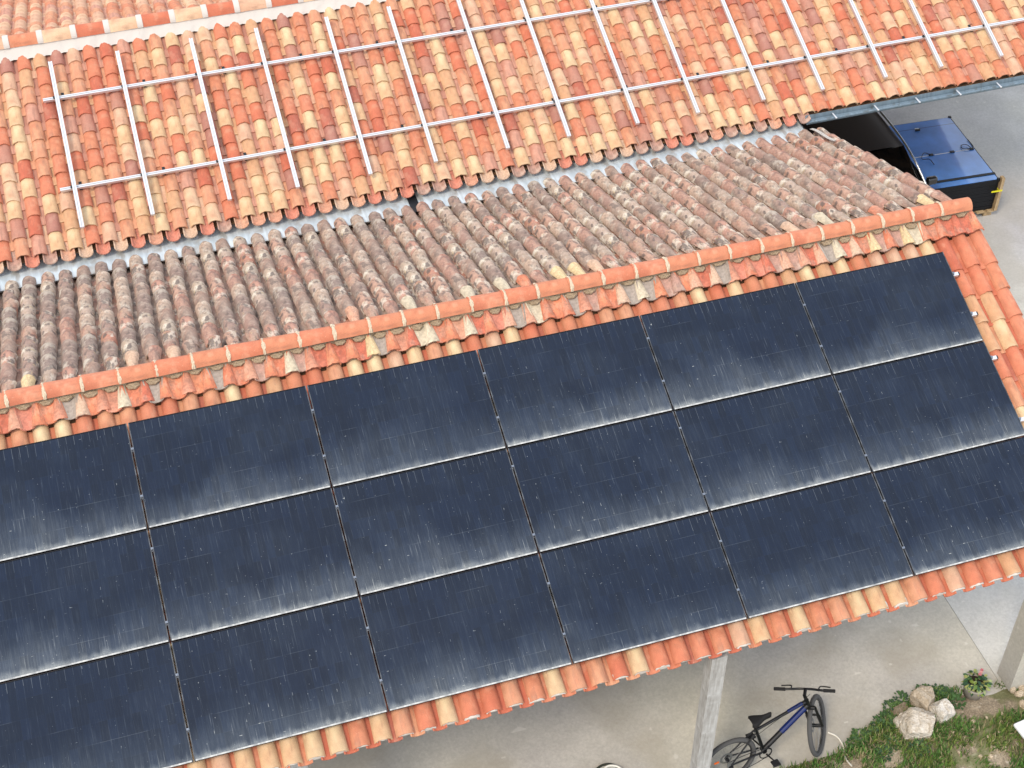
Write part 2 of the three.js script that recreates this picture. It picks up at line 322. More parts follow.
// rear slope: weathered tiles running down to the valley gutter
const apex = nearPt(0, CREST + 0.025, -0.56);
const rearSlope = mesh('weathered_roof_slope', uvPlanar(box(X_R - X_L - 0.06, 0.03, 3.45, -(X_R + X_L) / 2 + 0.02, -0.2, 1.72)), M.rafter, near);
rearSlope.position.copy(apex); rearSlope.rotation.set(RHO, Math.PI, 0, 'YXZ'); rearSlope.userData.label = 'roof slope of grey lichen covered old tiles behind the ridge';
{
  const EXP = 0.33, EAVE = 3.6, covers = [], channels = [];
  const gc = [], gd = [];
  for (let k = 0; k < 16; k++) for (let v = 0; v < 2; v++) { gc.push(tileGeo({ L: EXP + 0.09, w0: 0.15, w1: 0.176, h0: 0.074, h1: 0.088, look: k, wob: 0.014, ws: k * 3 + v * 50 })); }
  for (let k = 0; k < 16; k++) gd.push(tileGeo({ L: EXP + 0.1, w0: 0.18, w1: 0.15, h0: 0.058, h1: 0.048, look: k, flip: true, wob: 0.012, ws: k + 90 }));
  const cream = variants(6, k => tileGeo({ L: 0.56, w0: 0.055, w1: 0.155, h0: 0.035, h1: 0.062, look: [8, 9, 15, 0, 2, 11][k], wob: 0.008, ws: k + 7 }));
  const tips = variants(8, k => tileGeo({ L: 0.56, w0: 0.06, w1: 0.16, h0: 0.035, h1: 0.06, look: [0, 1, 9, 11, 4, 15, 2, 8][k], wob: 0.008, ws: k + 17 }));
  let c = 0;
  for (let x = 9.42; x > X_L; x -= 0.2107, c++) {
    const bend = sgn() * 0.012;
    for (let r = 0; r < 10; r++) {
      const foot = EAVE - r * EXP + sgn() * 0.02 + (r ? 0 : sgn() * 0.03), top0 = r === 9;
      const look = c === 0 ? pick([1, 0, 9, 5, 11]) : rnd() < 0.55 - 0.06 * (x - 1.5) ? pick([3, 6, 8, 10, 14, 2, 12, 7, 6]) : pick([0, 1, 2, 4, 8, 9, 11, 13, 12, 7, 0, 9, 11, 15, 5, 4, 14, 3]);
      if (!top0) covers.push({ g: gc[look * 2 + (rnd() < 0.5 ? 1 : 0)], p: [-(x + bend * Math.sin(r * 0.7) + sgn() * 0.007), -0.106 + sgn() * 0.004, foot - EXP - 0.09], rx: -0.045 + sgn() * 0.012, ry: sgn() * 0.02, rz: sgn() * 0.05, hidden: foot < 0.1 });
      if (r < 10) channels.push({ g: gd[pick([0, 1, 2, 3, 6, 8, 9, 13, 15, 5])], p: [-(x - PITCH / 2), -0.098 + sgn() * 0.006, foot - EXP - 0.05], rx: -0.03, ry: sgn() * 0.02 });
    }
    const cap = rnd() < 0.25 ? mesh('roof_tile', pick(cream), M.capTile, rearSlope) : mesh('roof_tile', pick(tips), M.oldTile, rearSlope); cap.position.set(-x + sgn() * 0.01, -0.066, 0.03 + sgn() * 0.06); cap.rotation.set(0.012 + sgn() * 0.02, sgn() * 0.05, sgn() * 0.05);
  }
  layTiles(covers, rearSlope, M.oldTile, 'weathered_roof_tile', 'weathered_roof_tiles');
  layTiles(channels, rearSlope, M.oldTile, 'weathered_channel_tile', 'weathered_channel_tiles', 0);
}
// ridge tiles bedded in mortar
{
  const ridge = mesh('ridge', box(X_R - X_L - 0.02, 0.12, 0.12, (X_R + X_L) / 2, -0.03, 0), M.mortarGrey, near);
  ridge.position.copy(nearPt(0, CREST + 0.028, -0.525));
  const SP = 0.3635, g0 = variants(4, k => { const g = tileGeo({ L: 0.4, w0: 0.185, w1: 0.2, h0: 0.092, h1: 0.1, t: 0.015, look: [3, 5, 1, 3][k], wob: 0.004, ws: k }); g.rotateY(-Math.PI / 2); return g; });
  const joint = variants(5, k => {
    const n = 12, pos = [], idx = [];
    for (let j = 0; j < 4; j++) for (let i = 0; i <= n; i++) { const a = -1.5 + 3 * i / n, r = (j === 0 || j === 3 ? 0.985 : 1.045) + 0.06 * (vnoise(i * 0.8, j * 0.9, k) - 0.5); pos.push((j / 3 - 0.5) * (0.02 + 0.028 * vnoise(i * 0.7, k, 4)), Math.cos(a) * 0.103 * r - 0.004, Math.sin(a) * 0.102 * r); }
    for (let j = 0; j < 3; j++) for (let i = 0; i < n; i++) { const a = j * (n + 1) + i; idx.push(a, a + 1, a + n + 1, a + 1, a + n + 2, a + n + 1); }
    const g = new THREE.BufferGeometry(); g.setAttribute('position', new THREE.Float32BufferAttribute(pos, 3)); g.setAttribute('uv', new THREE.Float32BufferAttribute(pos.flatMap((v, i) => i % 3 === 1 ? [] : [v * 5]), 2)); g.setIndex(idx); g.computeVertexNormals(); return g;
  });
  for (let x = X_R, k = 0; x > X_L; x -= SP, k++) {
    const m = mesh('ridge_tile', pick(g0), M.newTile, ridge); m.position.set(x, 0.012 + sgn() * 0.003, sgn() * 0.004); m.rotation.set(0, sgn() * 0.008, -0.012);
    if (k) { const q = mesh('mortar_joint', pick(joint), M.mortar, ridge); q.position.set(x - 0.012 + sgn() * 0.006, 0.014, 0); }
  }
}
// posts, beam, rafters and the wall that carries the valley
{
  mesh('post', uvPlanar(box(0.16, 2.62, 0.15, 5.035, 1.31, 3.22), 1.5), M.postWood, near);
  mesh('beam', uvPlanar(box(12.4, 0.2, 0.14, 3.0, 2.58, 2.98)), M.rafter, near);
  mesh('post', uvPlanar(box(0.16, 2.48, 0.16, 0.9, 1.24, 2.98), 1.5), M.postWood, near);
  for (let x = -3; x < 9.4; x += 0.62) { const g = box(0.07, 0.12, 3.9, x, -0.322, 1.55); const m = mesh('rafter', uvPlanar(g), M.rafter, near); m.position.set(0, RAISE, 0); m.rotation.x = TH; }
  mesh('wall', uvPlanar(box(12.1, 2.95, 0.2, 3.0, 1.475, -3.45)), M.render, near);
}
// pillar at the corner with its rubble base
{
  const p = thing('concrete_pillar', 'grey rendered corner pillar on a rubble base beside the flower pot', 'pillar');
  const g = new THREE.BoxGeometry(0.26, 2.62, 0.27, 3, 12, 3).translate(9.1, 1.36, 2.93); const q = g.attributes.position; for (let i = 0; i < q.count; i++) { q.setX(i, q.getX(i) + 0.012 * (fbm(q.getY(i) * 2, q.getZ(i) * 4, 6, 3) - 0.5)); }
  mesh('shaft', uvPlanar(g, 1), M.pillar ?? M.slab, p);
  const stones = variants(5, k => { const s = new THREE.IcosahedronGeometry(1, 1), a = s.attributes.position; for (let i = 0; i < a.count; i++) { const n = 0.75 + 0.5 * vnoise(a.getX(i) * 1.6 + k * 9, a.getY(i) * 1.6 + a.getZ(i) * 1.3, k); a.setXYZ(i, a.getX(i) * n, a.getY(i) * n, a.getZ(i) * n); } return uvPlanar(s, 0.5); });
  for (let k = 0; k < 46; k++) { const m = mesh('stone', pick(stones), M.mortar, p); const s = rr(0.03, 0.065); m.scale.set(s * rr(0.9, 1.4), s * 0.8, s); m.rotation.set(rnd() * 6, rnd() * 6, 0); m.position.set(rr(8.99, 9.6), rr(0.02, 0.09), rr(3.02, 3.3)); }
}

// ---------------------------------------------------------------- far building: open barn with new tiles
const far = thing('tiled_barn', 'long barn with a patchwork roof of new orange and cream tiles under bare metal rails', 'building');
const FX_L = -3.6, FX_R = 15.4, F_TOP = -6.63;
const farSlope = mesh('roof_slope', uvPlanar(box(FX_R - FX_L, 0.03, 3.1, (FX_R + FX_L) / 2, -0.135, -5.07)), M.rafter, far);
farSlope.position.set(0, RAISE + FAR_D * Math.cos(PHI), FAR_D * Math.sin(PHI)); farSlope.rotation.x = PHI; farSlope.userData.label = 'front slope of new tiles facing the solar panels';
{
  const EXP = 0.272, EAVE = -3.525, covers = [], channels = [];
  const gc = variants(16, k => tileGeo({ L: EXP + 0.09, w0: 0.154, w1: 0.174, h0: 0.054, h1: 0.064, look: k, wob: 0.006, ws: k + 5 }));
  const gd = variants(16, k => tileGeo({ L: EXP + 0.1, w0: 0.17, w1: 0.145, h0: 0.06, h1: 0.055, look: k, flip: true }));
  const pale = variants(16, k => tileGeo({ L: 0.26, w0: 0.165, w1: 0.168, h0: 0.055, h1: 0.058, look: k, flip: true, cut: 0.02 }));
  const looks = [0, 1, 2, 3, 4, 5, 0, 1, 8, 9, 10, 8, 9, 11, 12, 13, 14, 15, 7, 4, 3, 11, 8, 7, 15, 5, 9, 10, 11, 6];
  const c0 = -12, c1 = Math.floor((FX_R + 0.928) / PITCH);
  for (let c = c0; c <= c1; c++) {
    const x = -0.928 + c * PITCH;
    const beyond = x > 9.2;
    for (let r = 0; r < 11; r++) {
      const foot = EAVE - r * EXP + sgn() * 0.01;
      covers.push({ g: gc[pick(looks)], p: [x + sgn() * 0.004, -0.083, foot - EXP - 0.09], rx: -0.055 + sgn() * 0.008, ry: sgn() * 0.022, rz: sgn() * 0.03 });
      if (r) channels.push({ g: gd[pick([7, 12, 14, 12, 15, 4, 11])], p: [x + PITCH / 2, -0.05, foot - EXP + 0.02], rx: -0.045, ry: sgn() * 0.01 });
      else if (!beyond) channels.push({ g: pale[pick([14, 11, 4, 14, 13, 15])], p: [x + PITCH / 2, -0.05, EAVE - 0.155], rx: -0.03, ry: sgn() * 0.01, eave: true });
      else channels.push({ g: gd[pick([0, 1, 3, 4, 7])], p: [x + PITCH / 2, -0.05, foot - EXP - 0.13], rx: -0.045 });
    }
  }
  layTiles(covers, farSlope, M.newTile, 'roof_tile', 'upper_roof_tiles');
  layTiles(channels.filter(t => t.eave), farSlope, M.capTile, 'channel_tile', 'hidden_channel_tiles', 80);
  layTiles(channels.filter(t => !t.eave), farSlope, M.newTile, 'channel_tile', 'channel_tiles', 0);
}
const farApex = farPt(0, -0.03, F_TOP - 0.03);
const farRear = mesh('rear_roof_slope', uvPlanar(box(FX_R - FX_L, 0.03, 6.2, -(FX_R + FX_L) / 2, -0.135, 3.1)), M.rafter, far);
farRear.position.copy(farApex); farRear.rotation.set(THREE.MathUtils.degToRad(19.5), Math.PI, 0, 'YXZ');
{
  const EXP = 0.3, covers = [], channels = [];
  const gc = variants(16, k => tileGeo({ L: EXP + 0.09, w0: 0.13, w1: 0.175, h0: 0.052, h1: 0.072, look: k, wob: 0.01, ws: k }));
  const gd = variants(16, k => tileGeo({ L: EXP + 0.09, w0: 0.17, w1: 0.14, h0: 0.06, h1: 0.052, look: k, flip: true }));
  for (let x = FX_L + 0.1; x < FX_R; x += 0.212) for (let r = 0; r < 20; r++) {
    covers.push({ g: gc[pick([4, 7, 10, 15, 12, 15, 4, 10, 3])], p: [-x + sgn() * 0.006, -0.085, 0.02 + r * EXP - 0.09 + sgn() * 0.01], rx: -0.06, ry: sgn() * 0.02, hidden: r > 9 });
    channels.push({ g: gd[pick([4, 12, 15, 3])], p: [-x - 0.106, -0.05, 0.02 + r * EXP - 0.02], rx: -0.05 });
  }
  layTiles(covers, farRear, M.capPale = std({ map: newAtlas, roughness: 0.9 }), 'rear_roof_tile', 'rear_roof_tiles', 140);
  layTiles(channels, farRear, M.newTile, 'rear_channel_tile', 'rear_channel_tiles', 0);
}
{
  // white mortar band and ridge tiles
  const L = FX_R - FX_L, n = 420, prof = [[-0.11, -0.09], [-0.105, 0.0], [-0.06, 0.055], [0, 0.07], [0.03, 0.06], [0.065, 0.012], [0.11, -0.055], [0.18, -0.115]];
  const pos = [], idx = [], uv = [];
  for (let i = 0; i <= n; i++) { const x = FX_L + L * i / n; prof.forEach(([z, y], j) => { const e = (j > 5 ? 0.03 : 0.012) * (vnoise(x * 9, j, 12) - 0.5) + (j === 7 ? 0.02 * Math.cos((x + 0.928) / PITCH * 2 * Math.PI) : 0); pos.push(x, y + (vnoise(x * 14, j * 2, 8) - 0.5) * 0.014, z + e); uv.push(x, j * 0.06); }); }
  const w = prof.length; for (let i = 0; i < n; i++) for (let j = 0; j < w - 1; j++) { const a = i * w + j; idx.push(a, a + 1, a + w, a + 1, a + w + 1, a + w); }
  const g = new THREE.BufferGeometry(); g.setAttribute('position', new THREE.Float32BufferAttribute(pos, 3)); g.setAttribute('uv', new THREE.Float32BufferAttribute(uv, 2)); g.setIndex(idx); g.computeVertexNormals();
  const ridge = mesh('ridge', g, M.limewash, far); ridge.position.copy(farPt(0, 0, F_TOP)); ridge.userData.label = 'white mortar bed with pink and orange ridge tiles';
  const rg = [3, 10, 4, 0, 15].map(k => tileGeo({ L: 0.375, w0: 0.215, w1: 0.22, h0: 0.105, h1: 0.11, look: k }).rotateY(-Math.PI / 2));
  const jt = variants(3, k => { const s = new THREE.Shape(); s.absarc(0, 0, 0.109, 0.1, Math.PI - 0.1, false); s.absarc(0, 0, 0.09, Math.PI - 0.1, 0.1, true); return new THREE.ExtrudeGeometry(s, { depth: 0.055, bevelEnabled: true, bevelSize: 0.006, bevelThickness: 0.01, bevelSegments: 2, curveSegments: 8 }).rotateY(Math.PI / 2); });
  for (let x = -0.659 - 0.4225 * 7, k = 0; x < FX_R; x += 0.4225, k++) {
    const m = mesh('ridge_tile', rg[k % 2 ? (rnd() < 0.5 ? 0 : 3) : (rnd() < 0.6 ? 1 : 4)], M.newTile, ridge); m.position.set(x + 0.4, 0.018, -0.03); m.rotation.y = sgn() * 0.01;
    const q = mesh('mortar_joint', pick(jt), M.limewash, ridge); q.position.set(x - 0.028, 0.018, -0.03);
  }
}
{
  // open frame under the roof
  for (const [x, z] of [[15.1, -4.35], [15.1, -9.6], [9.3, -9.6]]) mesh('post', uvPlanar(box(0.18, 3.0, 0.18, x, 1.5, z)), M.postWood, far);
  const e = farPt(0, -0.26, -3.75);
  mesh('beam', uvPlanar(box(FX_R - FX_L - 0.4, 0.2, 0.12, (FX_R + FX_L) / 2, e.y, e.z - 0.06)), M.rafter, far);
  mesh('wall', uvPlanar(box(12.4, 3.0, 0.2, 2.9, 1.5, -9.9)), M.render, far);
  mesh('wall', uvPlanar(box(12.4, 2.86, 0.16, 2.9, 1.43, -4.42)), M.render, far);
  mesh('wall', uvPlanar(box(0.18, 2.6, 5.3, 9.05, 1.3, -7.2)), M.render, far);
  for (let x = -3.3; x < 15.3; x += 0.7) { const m = mesh('rafter', uvPlanar(box(0.07, 0.12, 3.0, x, -0.22, -5.1)), M.rafter, far); m.position.copy(farSlope.position); m.rotation.x = PHI; }
}
// valley gutter between the two roofs
{
  const gut = thing('valley_gutter', 'pale zinc valley gutter running between the old tiles and the new tiled roof', 'gutter');
  const prof = (z0, z1, y, lip) => [[z0, y + 0.16], [z0 + 0.03, y + 0.015], [z0 + 0.1, y], [z1 - 0.1, y], [z1 - 0.03, y + 0.015], [z1, y + lip]];
  const y = RAISE - 1.1;
  const sheet = (x0, x1, pr, t = 0.004) => { const s = new THREE.Shape(); pr.forEach(([z, yy], i) => i ? s.lineTo(z, yy) : s.moveTo(z, yy)); [...pr].reverse().forEach(([z, yy]) => s.lineTo(z, yy - t)); const g = new THREE.ExtrudeGeometry(s, { depth: x1 - x0, bevelEnabled: false }); g.rotateY(-Math.PI / 2); g.translate(x1, 0, 0); return uvPlanar(g, 0.8); };
  const P = prof(-4.34, -3.74, y, 0.06);
  mesh('gutter_section', sheet(-3.6, 3.82, P), M.zinc, gut);
  mesh('gutter_section', sheet(3.9, 9.25, P.map(([z, q]) => [z, q + 0.004])), M.zinc, gut);
  mesh('joint_strap', sheet(3.8, 3.92, P.map(([z, q]) => [z, q + 0.01])), M.aluDark, gut);
  const eg = thing('eaves_gutter', 'grey metal gutter along the barn eaves above the parked car', 'gutter');
  const e = farPt(0, 0, -3.47);
  const ep = []; for (let i = 0; i <= 8; i++) { const a = Math.PI * (1 + i / 8); ep.push([e.z + 0.03 + 0.05 * Math.cos(a), e.y - 0.075 + 0.055 * Math.sin(a)]); } ep.push([e.z + 0.092, e.y - 0.07]); ep.unshift([e.z - 0.03, e.y - 0.03]);
  mesh('trough', sheet(9.3, 15.4, ep, 0.003), M.gutterGrey, eg);
  for (let x = 9.7; x < 15.4; x += 0.62) mesh('bracket', mg([box(0.02, 0.006, 0.12, x, e.y - 0.066, e.z + 0.03), rbox(0.025, 0.018, 0.02, 0.005, x, e.y - 0.066, e.z + 0.094)]), M.alu, eg);
}
// ---------------------------------------------------------------- solar panels on the near slope
const PW = 1.767, PH = 1.1236, CW = 1.782, RH = 1.1366;
function panelTex(s, kind) {
  const W = 1056, H = 672, haze = 0.95 + 0.75 * h2(kind, 4, 8), runs = 0.5 + h2(kind, 6, 8);
  return dtex(W, H, (i, j) => {
    const u = (i + 0.5) / W, v = (j + 0.5) / H;            // v = 0 at the upper edge, 1 at the lower edge
    const x = u * PW, y = v * PH;
    let o = [9, 19, 37];
    const cell = h2(Math.floor(u * 24), Math.floor(v * 6), s + 7); o = o.map(c => c * (0.88 + 0.24 * cell));
    const dl = PH - y, grain = h2(i, j, s);
    // dust drawn out into fine vertical runs, thicker where the rain leaves it
    const streak = fbm(x * 130, y * 9, s + 30, 3), wide = fbm(x * 22, y * 3, s + 20, 3), patch = fbm(x * 1.8, y * 2.1, s + 40, 4);
    let dust = 0.07 + 0.04 * sstep(0.42, 0.85, streak) * (0.4 + wide) + 0.05 * sstep(0.4, 0.75, patch) * (0.6 + 0.5 * streak);
    const top = 0.3 + 0.45 * fbm(x * 2.6, 3, s + 110, 3) + 0.1 * (streak - 0.5);
    dust += haze * sstep(top, 0.02, dl) * (0.11 + 0.06 * streak + 0.05 * wide + 0.12 * patch) * (0.75 + 0.5 * grain) * 0.6;
    const silt = fbm(x * 14, y * 16, s + 100, 4); dust += haze * sstep(0.04 + 0.1 * wide, 0, dl) * (0.08 + 0.26 * silt) * (0.6 + 0.8 * grain);
    // gaps between the cells catch dirt
    const cu = u * 24, gu = Math.abs(cu - Math.round(cu)) * PW / 24, gi = Math.round(cu), amt = fbm(gi * 2.3, y * 6, s + 55, 3);
    if (gu < 0.0022 && gi > 0 && gi < 24) dust += 0.03 + 0.12 * sstep(0.5, 0.8, amt) + (y < 0.03 + 0.12 * h2(gi, 3, s) ? 0.12 + 0.26 * h2(gi, 8, s) : 0);
    const cv = v * 6, gv = Math.abs(cv - Math.round(cv)) * PH / 6, vi = Math.round(cv); if (gv < 0.002 && vi > 0 && vi < 6) dust += 0.02 + 0.2 * sstep(0.56, 0.78, fbm(x * 3, vi * 5, s + 66, 3));
    // run marks and droppings
    const col = Math.floor(x * 150), seg = y * 7 + 4 * h2(col, 1, s), sk = h2(col, Math.floor(seg), s + 80), fr = seg - Math.floor(seg);
    if (sk > 0.965) dust += (sk - 0.965) * 6 * runs * (0.3 + 0.7 * v) * Math.sin(Math.PI * fr) * (0.5 + grain);
    const sp = vnoise(x * 60, y * 46, s + 90); if (sp > 0.962) dust += (sp - 0.962) * 16 * runs;
    dust += (h2(i, j, s + 1) - 0.5) * 0.025;
    return mix3(o, [176, 178, 172], clamp(dust, 0, 0.85));
  }, { repeat: false });
}
const panelMats = variants(9, k => new THREE.MeshPhysicalMaterial({ map: panelTex(k * 1000 + 17, k), roughness: 0.2, specularIntensity: 0.5 }));   // anti-reflective glass
M.frame = std({ color: 0x15181d, roughness: 0.42, metalness: 0.5 });
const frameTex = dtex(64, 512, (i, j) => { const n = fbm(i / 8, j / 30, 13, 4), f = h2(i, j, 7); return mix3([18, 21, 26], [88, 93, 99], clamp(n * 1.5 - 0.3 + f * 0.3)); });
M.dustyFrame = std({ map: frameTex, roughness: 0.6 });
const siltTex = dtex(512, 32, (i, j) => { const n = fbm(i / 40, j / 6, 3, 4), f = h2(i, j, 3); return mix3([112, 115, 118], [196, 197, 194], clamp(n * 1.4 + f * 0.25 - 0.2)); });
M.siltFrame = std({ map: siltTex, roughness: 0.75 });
{
  const glassG = new THREE.BoxGeometry(PW - 0.016, 0.004, PH - 0.022);
  { // only the top face carries the print: v from upper to lower edge
    const uv = glassG.attributes.uv, n = glassG.attributes.normal, p = glassG.attributes.position; for (let i = 0; i < uv.count; i++) uv.setXY(i, p.getX(i) / PW + 0.5, p.getZ(i) / PH + 0.5);
  }
  const side = uvPlanar(box(0.009, 0.03, PH, 0, -0.015, 0), 1.3), topBar = box(PW - 0.018, 0.03, 0.009, 0, -0.015, -PH / 2 + 0.0045), lowBar = box(PW - 0.018, 0.03, 0.011, 0, -0.015, PH / 2 - 0.0055);
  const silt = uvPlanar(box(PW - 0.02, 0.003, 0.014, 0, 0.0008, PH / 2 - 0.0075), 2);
  const rows = ['top row below the ridge', 'middle row', 'lowest row above the eaves'], ords = ['at the gable end', 'second from the gable end', 'third from the gable end', 'fourth from the gable end', 'fifth from the gable end', 'sixth from the gable end'];
  for (let r = 0; r < 3; r++) for (let c = 0; c < 6; c++) {
    const t = thing('solar_module', `dusty black solar panel, ${rows[r]}, ${ords[c]}`, 'solar panel', 'solar panels on the shed roof');
    const cx = 8.91 - 0.01 - PW / 2 - c * CW, cy = r * RH + 0.004 + PH / 2;
    t.position.copy(nearPt(cx, sgn() * 0.0015, cy)); t.rotation.x = TH; t.rotation.z = 0;
    mesh('glass', glassG, panelMats[(r * 4 + c * 2 + (c > 2 ? 1 : 0)) % 9], t).position.y = -0.0045;
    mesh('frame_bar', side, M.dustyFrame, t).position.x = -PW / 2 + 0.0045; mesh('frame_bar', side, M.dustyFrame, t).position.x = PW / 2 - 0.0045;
    mesh('frame_bar', topBar, M.frame, t);
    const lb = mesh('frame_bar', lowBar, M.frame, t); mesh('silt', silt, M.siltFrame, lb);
  }
  // rails and clamps that carry them
  const rk = thing('panel_mounting_rails', 'aluminium rails with end caps and clamps carrying the solar panels', 'mounting rails');
  rk.position.set(0, RAISE, 0); rk.rotation.x = TH;
  const sh = new THREE.Shape(); sh.moveTo(-0.02, -0.02); sh.lineTo(0.02, -0.02); sh.lineTo(0.02, 0.02); sh.lineTo(-0.02, 0.02); sh.lineTo(-0.02, -0.02); const ho = new THREE.Path(); ho.moveTo(-0.014, -0.014); ho.lineTo(-0.014, 0.014); ho.lineTo(0.014, 0.014); ho.lineTo(0.014, -0.014); sh.holes.push(ho);
  M.clamp = std({ color: 0x848c98, roughness: 0.35, metalness: 0.7 });
  const railG = new THREE.ExtrudeGeometry(sh, { depth: 11.12, bevelEnabled: false }).rotateY(Math.PI / 2);
  const clampG = mg([rbox(0.026, 0.004, 0.022, 0.0015, 0, 0.003, 0), new THREE.CylinderGeometry(0.006, 0.006, 0.01, 8).translate(0, 0.009, 0), box(0.01, 0.05, 0.02, 0, -0.025, 0)]);
  const endG = mg([rbox(0.016, 0.005, 0.03, 0.002, 0, 0.003, 0), box(0.005, 0.03, 0.03, 0.007, -0.014, 0), new THREE.CylinderGeometry(0.008, 0.008, 0.01, 8).translate(0.004, 0.009, 0)]);
  for (const d of [0.285, 0.792, 1.338, 2.079, 2.59, 3.105]) {
    const rail = mesh('rail', railG, M.alu, rk); rail.position.set(-2.14, -0.051, d);
    mesh('end_cap', box(0.022, 0.036, 0.036, 8.985, -0.0505, d), M.aluDark, rk);
    for (let c = 0; c < 6; c++) mesh('clamp', c ? clampG : endG, M.clamp, rk).position.set(8.91 - c * CW - (c ? 0 : 0.006) , 0.0015, d);
    for (let x = -1.9; x < 9; x += 1.05) mesh('roof_hook', mg([box(0.03, 0.006, 0.16, x, -0.078, d - 0.05), box(0.03, 0.05, 0.006, x, -0.097, d - 0.13)]), M.alu, rk);
  }
}
// ---------------------------------------------------------------- bare rails on the far roof
{
  const rk = thing('rail_framework', 'bare aluminium rail grid laid across the patchwork tiles, without panels', 'mounting rails');
  rk.position.copy(farSlope.position); rk.rotation.x = PHI;
  const prof = (w, h) => { const s = new THREE.Shape(); const g = 0.005; s.moveTo(-w / 2, 0); s.lineTo(w / 2, 0); s.lineTo(w / 2, h); s.lineTo(g, h); s.lineTo(g, h - 0.012); s.lineTo(-g, h - 0.012); s.lineTo(-g, h); s.lineTo(-w / 2, h); s.lineTo(-w / 2, 0); return s; };
  const vG = new THREE.ExtrudeGeometry(prof(0.05, 0.042), { depth: 2.5, bevelEnabled: false });
  const hG = new THREE.ExtrudeGeometry(prof(0.04, 0.04), { depth: 14.9, bevelEnabled: false }).rotateY(Math.PI / 2);
  for (const s of [-4.325, -5.68]) {
    const h = mesh('cross_rail', hG, M.alu, rk); h.position.set(-0.345, 0.02, s);
    for (let k = 0; k < 15; k++) { const x = -0.1 + k * 1.02; mesh('roof_hook', mg([box(0.03, 0.03, 0.03, x, 0.004, s), box(0.035, 0.006, 0.12, x, 0.002, s - 0.04)]), M.aluDark, rk); }
  }
  for (let k = 0; k < 17; k++) {
    const x = -0.172 + Math.floor(k / 2) * 1.787 + (k % 2 ? 0.851 : 0);
    const r = mesh('rail', vG, M.alu, rk); r.position.set(x + sgn() * 0.008, 0.0605, -6.215 - k * 0.004 + sgn() * 0.01); r.rotation.y = sgn() * 0.003;
    for (const s of [-4.325, -5.68]) mesh('rail_bolt', box(0.02, 0.02, 0.03, x - 0.036, 0.07, s), M.aluDark, rk);
  }
}
// small strip of flashing at the corner of the old roof
{
  const m = top('flashing_strip', new THREE.BoxGeometry(0.05, 0.006, 0.62, 1, 1, 8), M.limewash, 'narrow white strip lying on the last old tile column near the valley', 'flashing');
  const p = m.geometry.attributes.position; for (let i = 0; i < p.count; i++) p.setY(i, p.getY(i) + 0.012 * Math.sin(p.getZ(i) * 9));
  m.position.copy(new THREE.Vector3(-9.32, 0.0, 3.26).applyMatrix4(rearSlope.matrixWorld)); m.rotation.set(RHO, Math.PI, 0, 'YXZ'); m.rotateY(0.05);
}

